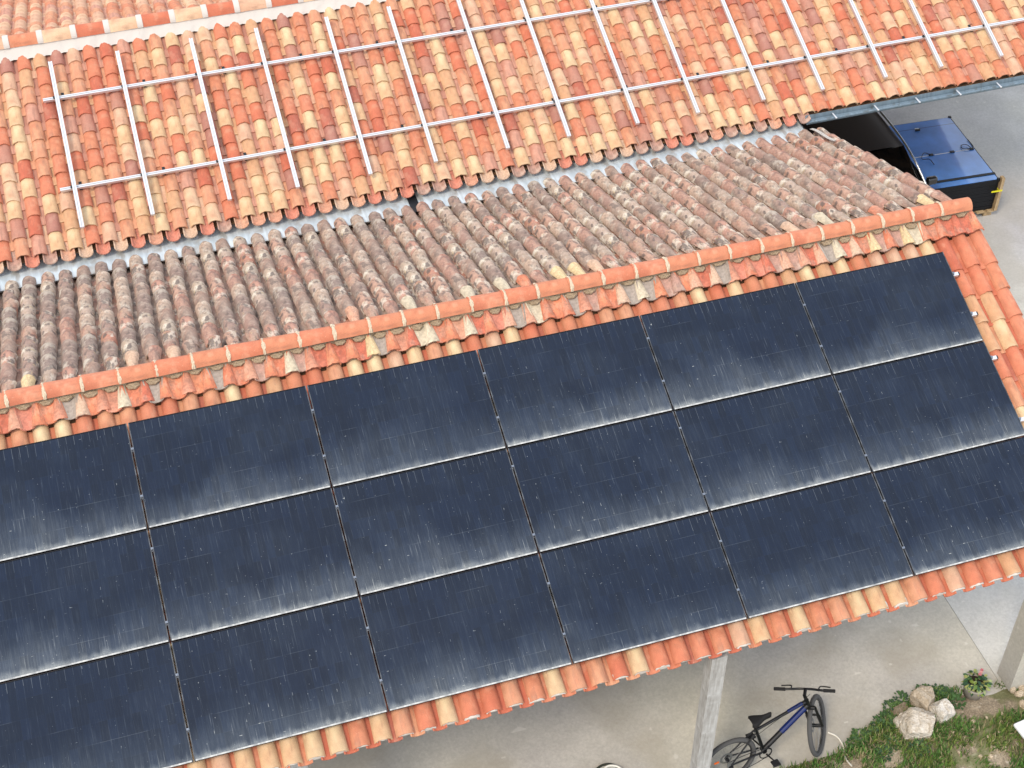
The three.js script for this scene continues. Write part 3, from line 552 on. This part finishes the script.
// ---------------------------------------------------------------- stack of panels on a pallet
{
  const pal = thing('wooden_pallet', 'pale wooden pallet under the stack of solar panels', 'pallet');
  pal.position.set(12.83, 0.004, -5.9); pal.rotation.y = -0.062;
  for (let k = 0; k < 3; k++) for (let j = 0; j < 3; j++) mesh('block', uvPlanar(box(0.14, 0.09, 0.14, -0.52 + k * 0.52, 0.045, -0.8 + j * 0.8), 2), M.palletWood, pal);
  for (let k = 0; k < 3; k++) mesh('stringer', uvPlanar(box(1.2, 0.02, 0.12, 0, 0.1, -0.8 + k * 0.8), 2), M.palletWood, pal);
  for (let k = 0; k < 7; k++) mesh('board', uvPlanar(box(0.12, 0.02, 1.86, -0.53 + k * 0.177, 0.121, 0), 2), M.palletWood, pal);
  const st = thing('solar_panel_stack', 'stack of solar panels lying back side up on the pallet, reflected sky blue painted on', 'panel stack');
  st.position.copy(pal.position); st.rotation.y = pal.rotation.y;
  const N = 17, T = 0.033, Y0 = 0.135;
  const pg = rbox(1.134, T - 0.003, 1.762, 0.003);
  for (let k = 0; k < N; k++) mesh('panel', pg, M.frame, st).position.set(sgn() * 0.003, Y0 + T * (k + 0.5), sgn() * 0.003);
  const topY = Y0 + N * T - 0.0015;
  const reflectedSkyTex = dtex(256, 384, (i, j) => { const u = i / 256, v = j / 384; const n = fbm(u * 5, v * 7, 4, 4); const f = Math.abs(v - 0.1) < 0.004 || Math.abs(v - 0.9) < 0.004 ? 0.6 : 1; const m = (0.85 + 0.3 * n) * f; return [72 * m, 124 * m, 194 * m]; }, { repeat: false });  // blue of the reflected sky is put into the back sheet colour
  const back = mesh('back_sheet', uvPlanar(box(1.1, 0.004, 1.73, 0, topY + 0.003, 0)), new THREE.MeshPhysicalMaterial({ map: reflectedSkyTex, roughness: 0.3, clearcoat: 1, clearcoatRoughness: 0.04 }), st);
  { const g = back.geometry, p = g.attributes.position, uv = g.attributes.uv; for (let i = 0; i < p.count; i++) uv.setXY(i, p.getX(i) / 1.1 + 0.5, p.getZ(i) / 1.73 + 0.5); }
  const white = std({ color: 0xc8ced4, roughness: 0.6 }), blk = std({ color: 0x0a0b0d, roughness: 0.5 });
  for (let k = 0; k < 3; k++) mesh('centre_strip', box(0.26, 0.003, 0.014, -0.36 + k * 0.36, topY + 0.0065, 0.04), white, st);
  for (const x of [-0.19, 0.17, 0.5]) mesh('junction_box', rbox(0.07, 0.018, 0.045, 0.005, x, topY + 0.014, 0.04), blk, st);
  mesh('cable', tube([[0.5, topY + 0.02, 0.04], [0.46, topY + 0.03, -0.06], [0.38, topY + 0.02, -0.08], [0.36, topY + 0.02, 0.0], [0.43, topY + 0.03, 0.05], [0.54, topY + 0.02, 0.02], [0.55, topY + 0.02, -0.2]], 0.006, 40, 6), blk, st);
  mesh('cable', tube([[-0.19, topY + 0.02, 0.04], [-0.3, topY + 0.04, 0.0], [-0.38, topY + 0.02, 0.12], [-0.28, topY + 0.03, 0.16], [-0.26, topY + 0.02, 0.3]], 0.006, 30, 6), blk, st);
  mesh('label_sheet', box(0.07, 0.002, 0.055, -0.1, topY + 0.0062, -0.68), white, st);
  mesh('label_clip', rbox(0.08, 0.03, 0.03, 0.005, -0.11, topY + 0.018, -0.64), blk, st);
  mesh('spacer_bar', box(1.136, 0.012, 0.05, 0, topY + 0.009, 0.72), M.frame, st);
  for (const [x, z] of [[0.555, 0.87], [0.555, -0.87], [-0.555, 0.87], [-0.555, -0.87]]) mesh('corner_protector', rbox(0.045, 0.05, 0.045, 0.006, x, topY - 0.005, z), blk, st);
  const cp = thing('corner_post', 'short wooden corner post with a yellow strap at the panel stack', 'post');
  cp.position.copy(pal.position); cp.rotation.y = pal.rotation.y;
  mesh('post', uvPlanar(box(0.05, 0.62, 0.08, 0.6, 0.44, 0.9), 2), M.palletWood, cp);
  mesh('strap', mg([rbox(0.056, 0.028, 0.086, 0.003, 0.6, 0.52, 0.9), box(0.16, 0.026, 0.008, 0.52, 0.525, 0.945)]), std({ color: 0xd8d21c, roughness: 0.5 }), cp);
}
// ---------------------------------------------------------------- black car under the barn
{
  const car = thing('parked_car', 'black car parked under the barn beside the panel stack', 'car');
  car.position.set(11.08, 0.004, -5.85);                           // nose towards +z
  const paint = new THREE.MeshPhysicalMaterial({ color: 0x0b0c0e, roughness: 0.35, clearcoat: 0.8, clearcoatRoughness: 0.12 });
  const roofPaint = new THREE.MeshPhysicalMaterial({ color: 0x1c1d20, roughness: 0.42, clearcoat: 0.5, clearcoatRoughness: 0.3 });
  const glass = std({ color: 0x050607, roughness: 0.06 }), rubber = std({ color: 0x101010, roughness: 0.9 }), chrome = std({ color: 0xaeb4ba, roughness: 0.25, metalness: 0.8 });
  // lofted body: sections along z of [z, half width, y low, y belt]
  const loft = (secs, ring, m, name) => {
    const pos = [], idx = []; const R = secs.map(ring), n = R[0].length;
    R.forEach(r => r.forEach(p => pos.push(...p)));
    for (let i = 0; i < R.length - 1; i++) for (let j = 0; j < n; j++) { const a = i * n + j, b = i * n + (j + 1) % n; idx.push(a, b, a + n, b, b + n, a + n); }
    for (const [o, f] of [[0, 1], [(R.length - 1) * n, 0]]) for (let j = 1; j < n - 1; j++) f ? idx.push(o, o + j + 1, o + j) : idx.push(o, o + j, o + j + 1);
    const g = new THREE.BufferGeometry(); g.setAttribute('position', new THREE.Float32BufferAttribute(pos, 3)); g.setIndex(idx); g.computeVertexNormals(); return mesh(name, g, m, car);
  };
  const bodyRing = ([z, w, y0, y1]) => [[-w * 0.9, y0, z], [-w, y0 + 0.14, z], [-w, y1 - 0.22, z], [-w * 0.96, y1 - 0.06, z], [-w * 0.84, y1, z], [0, y1 + 0.03, z], [w * 0.84, y1, z], [w * 0.96, y1 - 0.06, z], [w, y1 - 0.22, z], [w, y0 + 0.14, z], [w * 0.9, y0, z]];
  loft([[-2.0, 0.7, 0.35, 0.86], [-1.9, 0.82, 0.24, 0.95], [-1.3, 0.88, 0.2, 0.98], [0, 0.89, 0.19, 0.97], [1.2, 0.88, 0.2, 0.94], [1.75, 0.86, 0.2, 0.86], [2.05, 0.78, 0.24, 0.74], [2.12, 0.62, 0.34, 0.62]], bodyRing, paint, 'body');
  const cabRing = ([z, wb, wt, y0, y1]) => [[-wb, y0, z], [-wt - (wb - wt) * 0.35, y0 + (y1 - y0) * 0.6, z], [-wt, y1 - 0.03, z], [-wt * 0.9, y1, z], [0, y1 + 0.03, z], [wt * 0.9, y1, z], [wt, y1 - 0.03, z], [wt + (wb - wt) * 0.35, y0 + (y1 - y0) * 0.6, z], [wb, y0, z]];
  loft([[-1.92, 0.76, 0.66, 0.9, 0.98], [-1.75, 0.79, 0.6, 0.92, 1.36], [-1.4, 0.8, 0.6, 0.93, 1.46], [-0.3, 0.81, 0.62, 0.94, 1.49], [0.5, 0.81, 0.61, 0.94, 1.47]], cabRing, glass, 'side_glass');
  // roof skin, windscreen, rails
  const skin = (z0, z1, fn, m, name) => { const nx = 10, nz = 8, pos = [], idx = []; for (let j = 0; j <= nz; j++) for (let i = 0; i <= nx; i++) pos.push(...fn(i / nx * 2 - 1, z0 + (z1 - z0) * j / nz, j / nz)); for (let j = 0; j < nz; j++) for (let i = 0; i < nx; i++) { const a = j * (nx + 1) + i; idx.push(a, a + nx + 1, a + 1, a + 1, a + nx + 1, a + nx + 2); } const g = new THREE.BufferGeometry(); g.setAttribute('position', new THREE.Float32BufferAttribute(pos, 3)); g.setIndex(idx); g.computeVertexNormals(); return mesh(name, g, m, car); };
  const roofY = z => 1.5 - 0.035 * ((z + 0.5) / 1.2) ** 2;
  skin(-1.45, 0.58, (u, z) => [u * 0.63, roofY(z) + 0.035 * (1 - u * u * u * u), z], roofPaint, 'roof');
  skin(0.585, 1.3, (u, z, t) => [u * (0.61 + 0.16 * t), 1.495 - 0.52 * t + 0.03 * (1 - u * u), z + 0.06 * (1 - u * u)], glass, 'windscreen');
  for (const s of [-1, 1]) {
    mesh('roof_rail', tube([[s * 0.625, 1.44, -1.5], [s * 0.655, 1.505, -1.0], [s * 0.665, 1.52, -0.2], [s * 0.655, 1.5, 0.45], [s * 0.69, 1.38, 0.8], [s * 0.74, 1.18, 1.1], [s * 0.79, 0.97, 1.36]], 0.016, 40, 8), chrome, car);
    const mir = mesh('mirror', rbox(0.17, 0.12, 0.09, 0.03, s * 0.98, 1.02, 0.95), paint, car); mesh('mirror_glass', box(0.14, 0.09, 0.004, s * 0.98, 1.02, 0.902), chrome, mir);
    mesh('headlight', rbox(0.3, 0.12, 0.1, 0.03, s * 0.56, 0.66, 2.02), chrome, car);
    mesh('tail_light', rbox(0.16, 0.2, 0.06, 0.02, s * 0.7, 0.78, -1.95), std({ color: 0x6a0d0d, roughness: 0.3 }), car);
    for (const z of [-1.28, 1.28]) { const w = mesh('wheel', new THREE.TorusGeometry(0.245, 0.085, 10, 28).rotateY(Math.PI / 2).translate(s * 0.8, 0.33, z), rubber, car); mesh('rim', new THREE.CylinderGeometry(0.2, 0.2, 0.12, 20).rotateZ(Math.PI / 2).translate(s * 0.81, 0.33, z), chrome, w); }
  }
}

// ---------------------------------------------------------------- bicycle
{
  const b = thing('bicycle', 'blue and black mountain bike with grey tyres leaning by the post', 'bicycle');
  const ang = 0.12;
  b.position.set(5.43, 0.0, 3.17); b.rotation.set(0, ang, 0); b.rotateX(-0.13);
  const black = std({ color: 0x121316, roughness: 0.4 }), blue = std({ color: 0x0c2058, roughness: 0.3 }), tyreM = std({ color: 0x4c4c4c, roughness: 0.95 }), rimM = std({ color: 0x2b2c2e, roughness: 0.5 }), steel = std({ color: 0x9a9c9e, roughness: 0.35, metalness: 0.7 }), pad = std({ color: 0x0c0c0e, roughness: 0.75 });
  const Rw = 0.345;
  const wheel = (parent, name) => {
    const w = mesh(name, new THREE.TorusGeometry(Rw - 0.027, 0.027, 10, 44), tyreM, parent);
    mesh('rim', new THREE.TorusGeometry(Rw - 0.056, 0.011, 8, 44), rimM, w);
    mesh('hub', new THREE.CylinderGeometry(0.022, 0.022, 0.1, 12).rotateX(Math.PI / 2), black, w);
    const sp = []; for (let k = 0; k < 28; k++) { const a = k / 28 * Math.PI * 2, a2 = a + (k % 2 ? 0.28 : -0.28); sp.push(bar([Math.cos(a) * 0.02, Math.sin(a) * 0.02, (k % 4 < 2 ? 1 : -1) * 0.035], [Math.cos(a2) * (Rw - 0.06), Math.sin(a2) * (Rw - 0.06), 0], 0.0014, 0.0014, 4)); }
    const s = mesh('spokes', mg(sp), steel, w); s.userData.kind = 'stuff';
    mesh('brake_disc', new THREE.RingGeometry(0.05, 0.08, 24).translate(0, 0, -0.045), steel, w);
    return w;
  };
  const rearW = wheel(b, 'wheel'); rearW.position.set(0, Rw, 0);
  mesh('reflector', rbox(0.06, 0.022, 0.012, 0.004, -0.16, 0.08, 0.02), std({ color: 0xe8691c, roughness: 0.3, emissive: 0x000000 }), rearW);
  const BB = [0.44, 0.3, 0], ST = [0.32, 0.73, 0], HT = [0.95, 0.86, 0], HB = [0.99, 0.74, 0], FH = [1.12, Rw, 0];
  mesh('frame', mg([bar([HT[0] + 0.015, HT[1] - 0.03, 0], [0.3, 0.68, 0], 0.019, 0.016), bar([ST[0], ST[1], 0], BB, 0.018, 0.02), bar([0.0, Rw, 0.06], [BB[0] - 0.04, BB[1] + 0.01, 0.035], 0.01, 0.012), bar([0, Rw, -0.06], [BB[0] - 0.04, BB[1] + 0.01, -0.035], 0.01, 0.012), bar([0, Rw, 0.06], [0.31, 0.66, 0.022], 0.008, 0.01), bar([0, Rw, -0.06], [0.31, 0.66, -0.022], 0.008, 0.01), bar(HT, HB, 0.026, 0.026), new THREE.CylinderGeometry(0.028, 0.028, 0.075, 14).rotateX(Math.PI / 2).translate(...BB)]), black, b);
  mesh('down_tube', bar([HB[0] - 0.012, HB[1] + 0.02, 0], BB, 0.029, 0.031, 12), black, b);
  mesh('down_tube_sleeve', bar([0.945, 0.732, 0], [0.66, 0.488, 0], 0.0325, 0.034, 12), blue, b);
  mesh('top_tube_sleeve', bar([0.9, 0.827, 0], [0.72, 0.78, 0], 0.0215, 0.0205, 12), blue, b);
  mesh('seat_post', bar([ST[0], ST[1], 0], [0.315, 0.83, 0], 0.0145), black, b);
  // saddle: wide tail, narrow nose
  { const pos = [], idx = [], n = 12, m = 10; for (let i = 0; i <= n; i++) { const t = i / n, w = 0.078 * (1 - sstep(0.1, 0.75, t) * 0.74) * Math.sqrt(clamp((t + 0.03) * 14)) * Math.sqrt(clamp((1.03 - t) * 10)); for (let j = 0; j <= m; j++) { const a = j / m * Math.PI; pos.push(0.25 + t * 0.26, 0.85 + 0.03 * Math.sin(a) ** 0.6 + 0.015 * (t - 0.4) ** 2 - (j === 0 || j === m ? 0.03 : 0), w * Math.cos(a)); } } for (let i = 0; i < n; i++) for (let j = 0; j < m; j++) { const a = i * (m + 1) + j; idx.push(a, a + 1, a + m + 1, a + 1, a + m + 2, a + m + 1); } const g = new THREE.BufferGeometry(); g.setAttribute('position', new THREE.Float32BufferAttribute(pos, 3)); g.setIndex(idx); g.computeVertexNormals(); mesh('saddle', g, pad, b); }
  const cr = mesh('crank', mg([new THREE.TorusGeometry(0.075, 0.007, 6, 28).translate(BB[0], BB[1], 0.052), bar([BB[0], BB[1], 0.07], [BB[0] + 0.09, BB[1] - 0.14, 0.075], 0.011, 0.009), bar([BB[0], BB[1], -0.07], [BB[0] - 0.09, BB[1] + 0.14, -0.075], 0.011, 0.009)]), black, b);
  mesh('pedal', rbox(0.09, 0.02, 0.085, 0.006, BB[0] + 0.09, BB[1] - 0.14, 0.125), pad, cr); mesh('pedal', rbox(0.09, 0.02, 0.085, 0.006, BB[0] - 0.09, BB[1] + 0.14, -0.125), pad, cr);
  mesh('cassette', new THREE.CylinderGeometry(0.05, 0.028, 0.03, 20).rotateX(Math.PI / 2).translate(0, Rw, 0.04), steel, b);
  mesh('chain', tube([[0, Rw + 0.045, 0.05], [BB[0], BB[1] + 0.075, 0.052], [BB[0] + 0.075, BB[1], 0.052], [BB[0], BB[1] - 0.075, 0.052], [0.05, Rw - 0.16, 0.05], [0.02, Rw - 0.06, 0.05], [-0.045, Rw, 0.05]], 0.004, 60, 5, true), black, b);
  mesh('derailleur', mg([bar([0.01, Rw - 0.03, 0.06], [0.05, Rw - 0.16, 0.06], 0.012, 0.01), rbox(0.05, 0.05, 0.03, 0.01, 0.0, Rw - 0.04, 0.065)]), black, b);
  mesh('brake_hose', tube([[0.98, 0.95, 0.02], [0.8, 0.9, 0.06], [0.55, 0.74, 0.03], [0.3, 0.62, 0.03], [0.05, 0.4, -0.05]], 0.003, 30, 5), black, b);
  // steering: fork, wheel and handlebar turned together about the head tube
  const st = new THREE.Group(); st.name = 'steering'; b.add(st);
  const axis = new THREE.Vector3(HT[0] - HB[0], HT[1] - HB[1], 0).normalize();
  st.position.set(...HT); st.quaternion.setFromAxisAngle(axis, 0.86);
  const L = (p) => [p[0] - HT[0], p[1] - HT[1], p[2]];
  const fw = wheel(st, 'front_wheel'); fw.position.set(...L(FH));
  const cz = 0.062;
  mesh('fork', mg([bar(L([1.0, 0.715, 0]), L([1.0, 0.7, 0]), 0.03), bar(L([1.005, 0.7, -cz]), L([1.005, 0.7, cz]), 0.024), ...[-cz, cz].flatMap(z => [bar(L([1.005, 0.7, z]), L([1.06, 0.54, z]), 0.016), bar(L([1.06, 0.54, z]), L([FH[0], FH[1], z]), 0.021, 0.017)]), bar(L([1.05, 0.56, -cz]), L([1.05, 0.56, cz]), 0.014)]), black, st);
  mesh('stem', mg([bar(L([0.945, 0.87, 0]), L([0.925, 0.945, 0]), 0.02), bar(L([0.925, 0.935, 0]), L([1.0, 0.965, 0]), 0.019)]), black, st);
  const hb = mesh('handlebar', tube([L([0.955, 0.99, -0.33]), L([0.965, 0.985, -0.17]), L([1.0, 0.965, -0.07]), L([1.0, 0.965, 0.07]), L([0.965, 0.985, 0.17]), L([0.955, 0.99, 0.33])], 0.0135, 40, 8), black, st);
  for (const s of [-1, 1]) { mesh('grip', bar(L([0.9575, 0.988, s * 0.21]), L([0.955, 0.99, s * 0.335]), 0.019), pad, hb); mesh('brake_lever', tube([L([0.98, 0.985, s * 0.15]), L([1.03, 0.98, s * 0.16]), L([1.03, 0.975, s * 0.27])], 0.008, 16, 6), black, hb); }
}
// white cable lying by the front wheel
top('white_cable', tube([[6.74, 0.05, 2.95], [6.82, 0.03, 3.02], [6.84, 0.012, 3.14], [6.8, 0.02, 3.24], [6.78, 0.06, 3.36], [6.79, 0.08, 3.44]], 0.009, 40, 7), std({ color: 0xd8d4c8, roughness: 0.6 }), 'short white cable on the concrete beside the bicycle front wheel', 'cable');
// hose end just inside the lower picture edge
{
  const t = thing('garden_hose', 'dark and white garden hose loop on the concrete floor', 'hose');
  t.position.set(4.2, 0.0, 2.72);
  mesh('loop', tube([[-0.16, 0.02, 0.1], [-0.15, 0.02, -0.06], [-0.05, 0.03, -0.13], [0.06, 0.03, -0.12], [0.16, 0.02, -0.02], [0.15, 0.02, 0.14], [0, 0.02, 0.2]], 0.014, 50, 8, true), std({ color: 0x23281e, roughness: 0.7 }), t);
  mesh('loop', tube([[-0.1, 0.035, 0.04], [0.0, 0.05, -0.09], [0.12, 0.04, -0.07], [0.19, 0.03, 0.06], [0.1, 0.03, 0.17]], 0.012, 40, 8), std({ color: 0xd9d8cf, roughness: 0.6 }), t);
}
// ---------------------------------------------------------------- rocks, pot, board, turf
function rock(name, label, [x, y, z], [sx, sy, sz], s, color, turn = 0) {
  const g0 = new THREE.IcosahedronGeometry(1, 12), p = g0.attributes.position, planes = [];
  let q = s; const r = () => { q = (q * 16807) % 2147483647; return q / 2147483647; };
  for (const n of [[1, 0, 0], [-1, 0, 0], [0, 1, 0], [0, -1, 0], [0, 0, 1], [0, 0, -1]]) planes.push([new THREE.Vector3(n[0] + (r() - 0.5) * 0.5, n[1] + (r() - 0.5) * 0.35, n[2] + (r() - 0.5) * 0.5).normalize(), 0.8 + r() * 0.14]);
  for (let k = 0; k < 7; k++) planes.push([new THREE.Vector3(r() - 0.5, r() - 0.4, r() - 0.5).normalize(), 0.92 + r() * 0.12]);
  const v = new THREE.Vector3();
  for (let i = 0; i < p.count; i++) {
    v.fromBufferAttribute(p, i).normalize(); let d = 1.25; for (const [n, o] of planes) { const c = v.dot(n); if (c > 0.05) d = Math.min(d, o / c); }
    d *= 1 + 0.16 * (fbm(v.x * 3 + s, v.y * 3 + v.z * 2, s, 4) - 0.5) + 0.1 * Math.abs(fbm(v.x * 7, v.y * 7 + v.z * 6, s + 3, 4) - 0.5);
    p.setXYZ(i, v.x * d * sx, v.y * d * sy, v.z * d * sz);
  }
  const g = uvPlanar(g0, 2.2);
  const m = top(name, g, std({ map: rockTex, color, roughness: 0.96, bumpMap: bumpTex, bumpScale: 0.012 }), label, 'rock'); m.position.set(x, y, z); m.rotation.y = turn; return m;
}
const rockTex = dtex(512, 512, (i, j) => { const n = fbm(i / 70, j / 70, 51, 5), f = fbm(i / 10, j / 10, 52, 4), st = fbm(i / 40 + 5, j / 40, 53, 4); let o = mix3([176, 168, 154], [214, 211, 205], clamp(n * 1.5 - 0.2)); o = o.map(v => v * (0.84 + 0.32 * f)); return mix3(o, [146, 130, 108], sstep(0.55, 0.7, st) * 0.4); });
rock('limestone_rock', 'large pale limestone block at the front of the rock group on the grass', [7.69, 0.13, 3.2], [0.2, 0.17, 0.17], 41, 0xf8f4ee, -0.25);
rock('limestone_rock', 'whitest limestone block beside the large one, near the flower pot', [8.06, 0.11, 3.12], [0.12, 0.15, 0.13], 977, 0xffffff, 0.1);
rock('limestone_rock', 'brownish rounded rock behind the two pale blocks', [7.93, 0.13, 2.92], [0.13, 0.16, 0.14], 5551, 0xdcd2c4, 0.6);
rock('flat_stone', 'small flat grey stone half buried beside the brownish rock', [7.66, 0.02, 2.92], [0.12, 0.05, 0.08], 313, 0xb0a595, 0.3);
for (let k = 0; k < 26; k++) { const x = rr(8.0, 9.0), z = rr(3.3, 4.2), s = rr(0.012, 0.03); const g = new THREE.IcosahedronGeometry(s, 1); const p = g.attributes.position; for (let i = 0; i < p.count; i++) { const n = 0.75 + 0.5 * vnoise(p.getX(i) * 70 + k * 5, p.getY(i) * 70 + p.getZ(i) * 50, k); p.setXYZ(i, p.getX(i) * n, p.getY(i) * n * 0.7, p.getZ(i) * n); } g.computeVertexNormals(); const m = top('pebble', uvPlanar(g, 3), M.mortar, 'small pale pebble scattered on the bare soil by the pillar', 'pebble', 'pebbles on the soil'); m.position.set(x, soilH(x, z) + s * 0.3, z); }
{
  const pot = thing('flower_pot', 'round grey flower pot with leafy plant beside the pillar', 'flower pot');
  pot.position.set(8.57, 0.0, 2.95);
  mesh('bowl', new THREE.LatheGeometry([[0.0, 0.0], [0.1, 0.0], [0.135, 0.2], [0.145, 0.2], [0.145, 0.225], [0.125, 0.225], [0.12, 0.19], [0, 0.19]].map(q => new THREE.Vector2(...q)), 28), std({ color: 0x8f8a80, roughness: 0.9 }), pot);
  mesh('potting_soil', new THREE.CircleGeometry(0.122, 20).rotateX(-Math.PI / 2).translate(0, 0.197, 0), std({ color: 0x2a2018, roughness: 1 }), pot);
  const plant = thing('potted_plant', 'yellow green leafy plant with a pink flower growing in the grey pot', 'plant');
  plant.position.set(8.57, 0.195, 2.95);
  const leafG = (() => { const g = new THREE.PlaneGeometry(0.05, 0.075, 2, 3).rotateX(-Math.PI / 2).translate(0, 0, 0.037); const p = g.attributes.position; for (let i = 0; i < p.count; i++) { const t = p.getZ(i) / 0.075; p.setX(i, p.getX(i) * Math.sin(Math.PI * clamp(0.12 + t * 0.85)) ); p.setY(i, Math.abs(p.getX(i)) * 0.35 - t * t * 0.02); } g.computeVertexNormals(); return g; })();
  const lm = [0x6f8434, 0x92995a, 0x2c5230, 0x22422c, 0x5a7836, 0x8f9c6c].map(c => std({ color: c, roughness: 0.7, side: THREE.DoubleSide }));
  for (let k = 0; k < 120; k++) { const a = rnd() * 6.28, r = Math.sqrt(rnd()) * 0.13, m = mesh('leaf', leafG, pick(lm), plant); m.position.set(Math.cos(a) * r, 0.0 + rnd() * 0.09, Math.sin(a) * r); m.rotation.set(rr(-0.5, 0.3), -a + Math.PI / 2 + sgn() * 0.6, sgn() * 0.3); const s = rr(0.55, 0.9); m.scale.set(s, s, s); }
  for (let k = 0; k < 3; k++) { const m = mesh('flower', mg(variants(6, i => { const g = leafG.clone().scale(0.32, 0.4, 0.34); g.rotateX(-0.5); g.rotateY(i); return g; })), std({ color: [0xb87078, 0xc88e8c, 0xb0606a][k], roughness: 0.7 }), plant); m.position.set(0.07 + k * 0.022, 0.085 + k * 0.008, -0.06 - k * 0.02); }
}
{ const b = top('white_board', rbox(0.9, 0.05, 0.5, 0.02), std({ color: 0xdfe2e4, roughness: 0.55 }), 'white slab with rounded corners lying on the soil near the pillar', 'slab'); b.position.set(9.2, 0.15, 3.72); b.rotation.y = 0.12; }
// turf
{
  const blade = new THREE.BufferGeometry(); blade.setAttribute('position', new THREE.Float32BufferAttribute([-0.003, 0, 0, 0.003, 0, 0, -0.002, 0.035, 0.006, 0.002, 0.035, 0.006, 0, 0.062, 0.024], 3)); blade.setIndex([0, 1, 2, 1, 3, 2, 2, 3, 4]); blade.computeVertexNormals();
  const gm = new THREE.MeshStandardMaterial({ color: 0xffffff, roughness: 0.8, side: THREE.DoubleSide });
  const spots = []; let tries = 0;
  const cover = (x, z) => { const e = z - edgeZ(x); if (e < 0.0) return 0; const n = fbm(x * 2.1, z * 2.3, 501, 4); let c = sstep(0.34, 0.52, n + (x < 7.9 ? 0.16 : 0.03)); const bare = sstep(0.75, 0.35, Math.hypot((x - 8.6) / 0.85, (z - 3.12) / 0.45)); c *= 1 - bare; const green = sstep(0.3, 0.12, Math.hypot(x - 8.75, (z - 3.5) * 1.2)); return Math.max(c, green); };
  while (spots.length < 36000 && tries++ < 300000) { const x = rr(5.6, 9.9), z = rr(2.75, 4.7); if (rnd() < cover(x, z)) spots.push([x, z]); }
  const im = new THREE.InstancedMesh(blade, gm, spots.length), m4 = new THREE.Matrix4(), q = new THREE.Quaternion(), c = new THREE.Color();
  spots.forEach(([x, z], i) => { const s = rr(0.5, 1.7); q.setFromEuler(new THREE.Euler(sgn() * 0.4, rnd() * 6.28, sgn() * 0.4)); m4.compose(new THREE.Vector3(x, soilH(x, z) - 0.004, z), q, new THREE.Vector3(s * 2.0, s, s)); im.setMatrixAt(i, m4); const n = fbm(x * 3, z * 3, 90, 3), d = rnd(); c.setRGB(0.045 + 0.12 * d * d + 0.06 * (n > 0.55 ? 1 : 0) * d, 0.085 + 0.19 * d, 0.018 + 0.05 * d * d); if (rnd() < 0.16) c.setRGB(0.3, 0.26, 0.14); im.setColorAt(i, c); });
  im.name = 'grass'; im.userData = { kind: 'stuff', label: 'patchy green grass growing on the soil beyond the slab', category: 'grass' }; scene.add(im);
}
// leafy weeds along the slab edge
{
  const lf = (() => { const g = new THREE.PlaneGeometry(0.03, 0.05, 2, 3).rotateX(-Math.PI / 2).translate(0, 0, 0.025); const p = g.attributes.position; for (let i = 0; i < p.count; i++) { const t = p.getZ(i) / 0.05; p.setX(i, p.getX(i) * Math.sin(Math.PI * clamp(0.1 + t * 0.88))); p.setY(i, 0.014 * t - t * t * 0.02 + Math.abs(p.getX(i)) * 0.3); } g.computeVertexNormals(); return g; })();
  const wm = [[0.05, 0.12, 0.03], [0.035, 0.085, 0.025], [0.08, 0.15, 0.035], [0.03, 0.07, 0.03]].map(c => std({ color: new THREE.Color().setRGB(...c), roughness: 0.75, side: THREE.DoubleSide }));
  const spots = [[7.0, 3.16], [7.08, 3.1], [7.22, 3.12], [7.36, 3.02], [7.45, 2.98], [7.5, 3.1], [7.6, 2.86], [7.75, 2.8], [8.02, 2.78], [8.1, 2.8], [8.18, 2.82], [8.26, 2.9], [8.3, 3.02], [7.35, 3.3], [7.6, 3.45], [7.2, 3.4]];
  spots.forEach(([x, z], i) => {
    const near1 = z > 3.25 ? 'low leafy weed growing in the grass in front of the rocks' : x < 7.3 ? 'low leafy weed on the slab edge beside the bicycle' : x < 7.9 ? 'low leafy weed tucked against the slab edge behind the large rock' : 'low leafy weed between the white rock and the flower pot';
    const w = thing('weed', near1, 'weed', near1);
    w.position.set(x, Math.max(0.002, soilH(x, z)), z);
    const gs = []; const n = 110; for (let k = 0; k < n; k++) { const a = rnd() * 6.28, r = Math.sqrt(rnd()) * 0.1, g = lf.clone(); const s = rr(0.4, 0.95); g.scale(s, s, s); g.rotateX(-rr(0, 0.7)); g.rotateY(a + sgn() * 0.5); g.translate(Math.sin(a) * r, 0.008 + rnd() * 0.07 * (1 - r / 0.14), Math.cos(a) * r); gs.push(g); }
    const third = Math.floor(n / 2); mesh('leaves', mergeGeometries(gs.slice(0, third)), wm[i % 4], w).userData.kind = 'stuff'; mesh('leaves', mergeGeometries(gs.slice(third)), wm[(i + 1) % 4], w).userData.kind = 'stuff';
  });
}
scene.traverse(o => { if (o.isMesh) { o.castShadow = true; o.receiveShadow = true; } });
renderer.render(scene, camera);
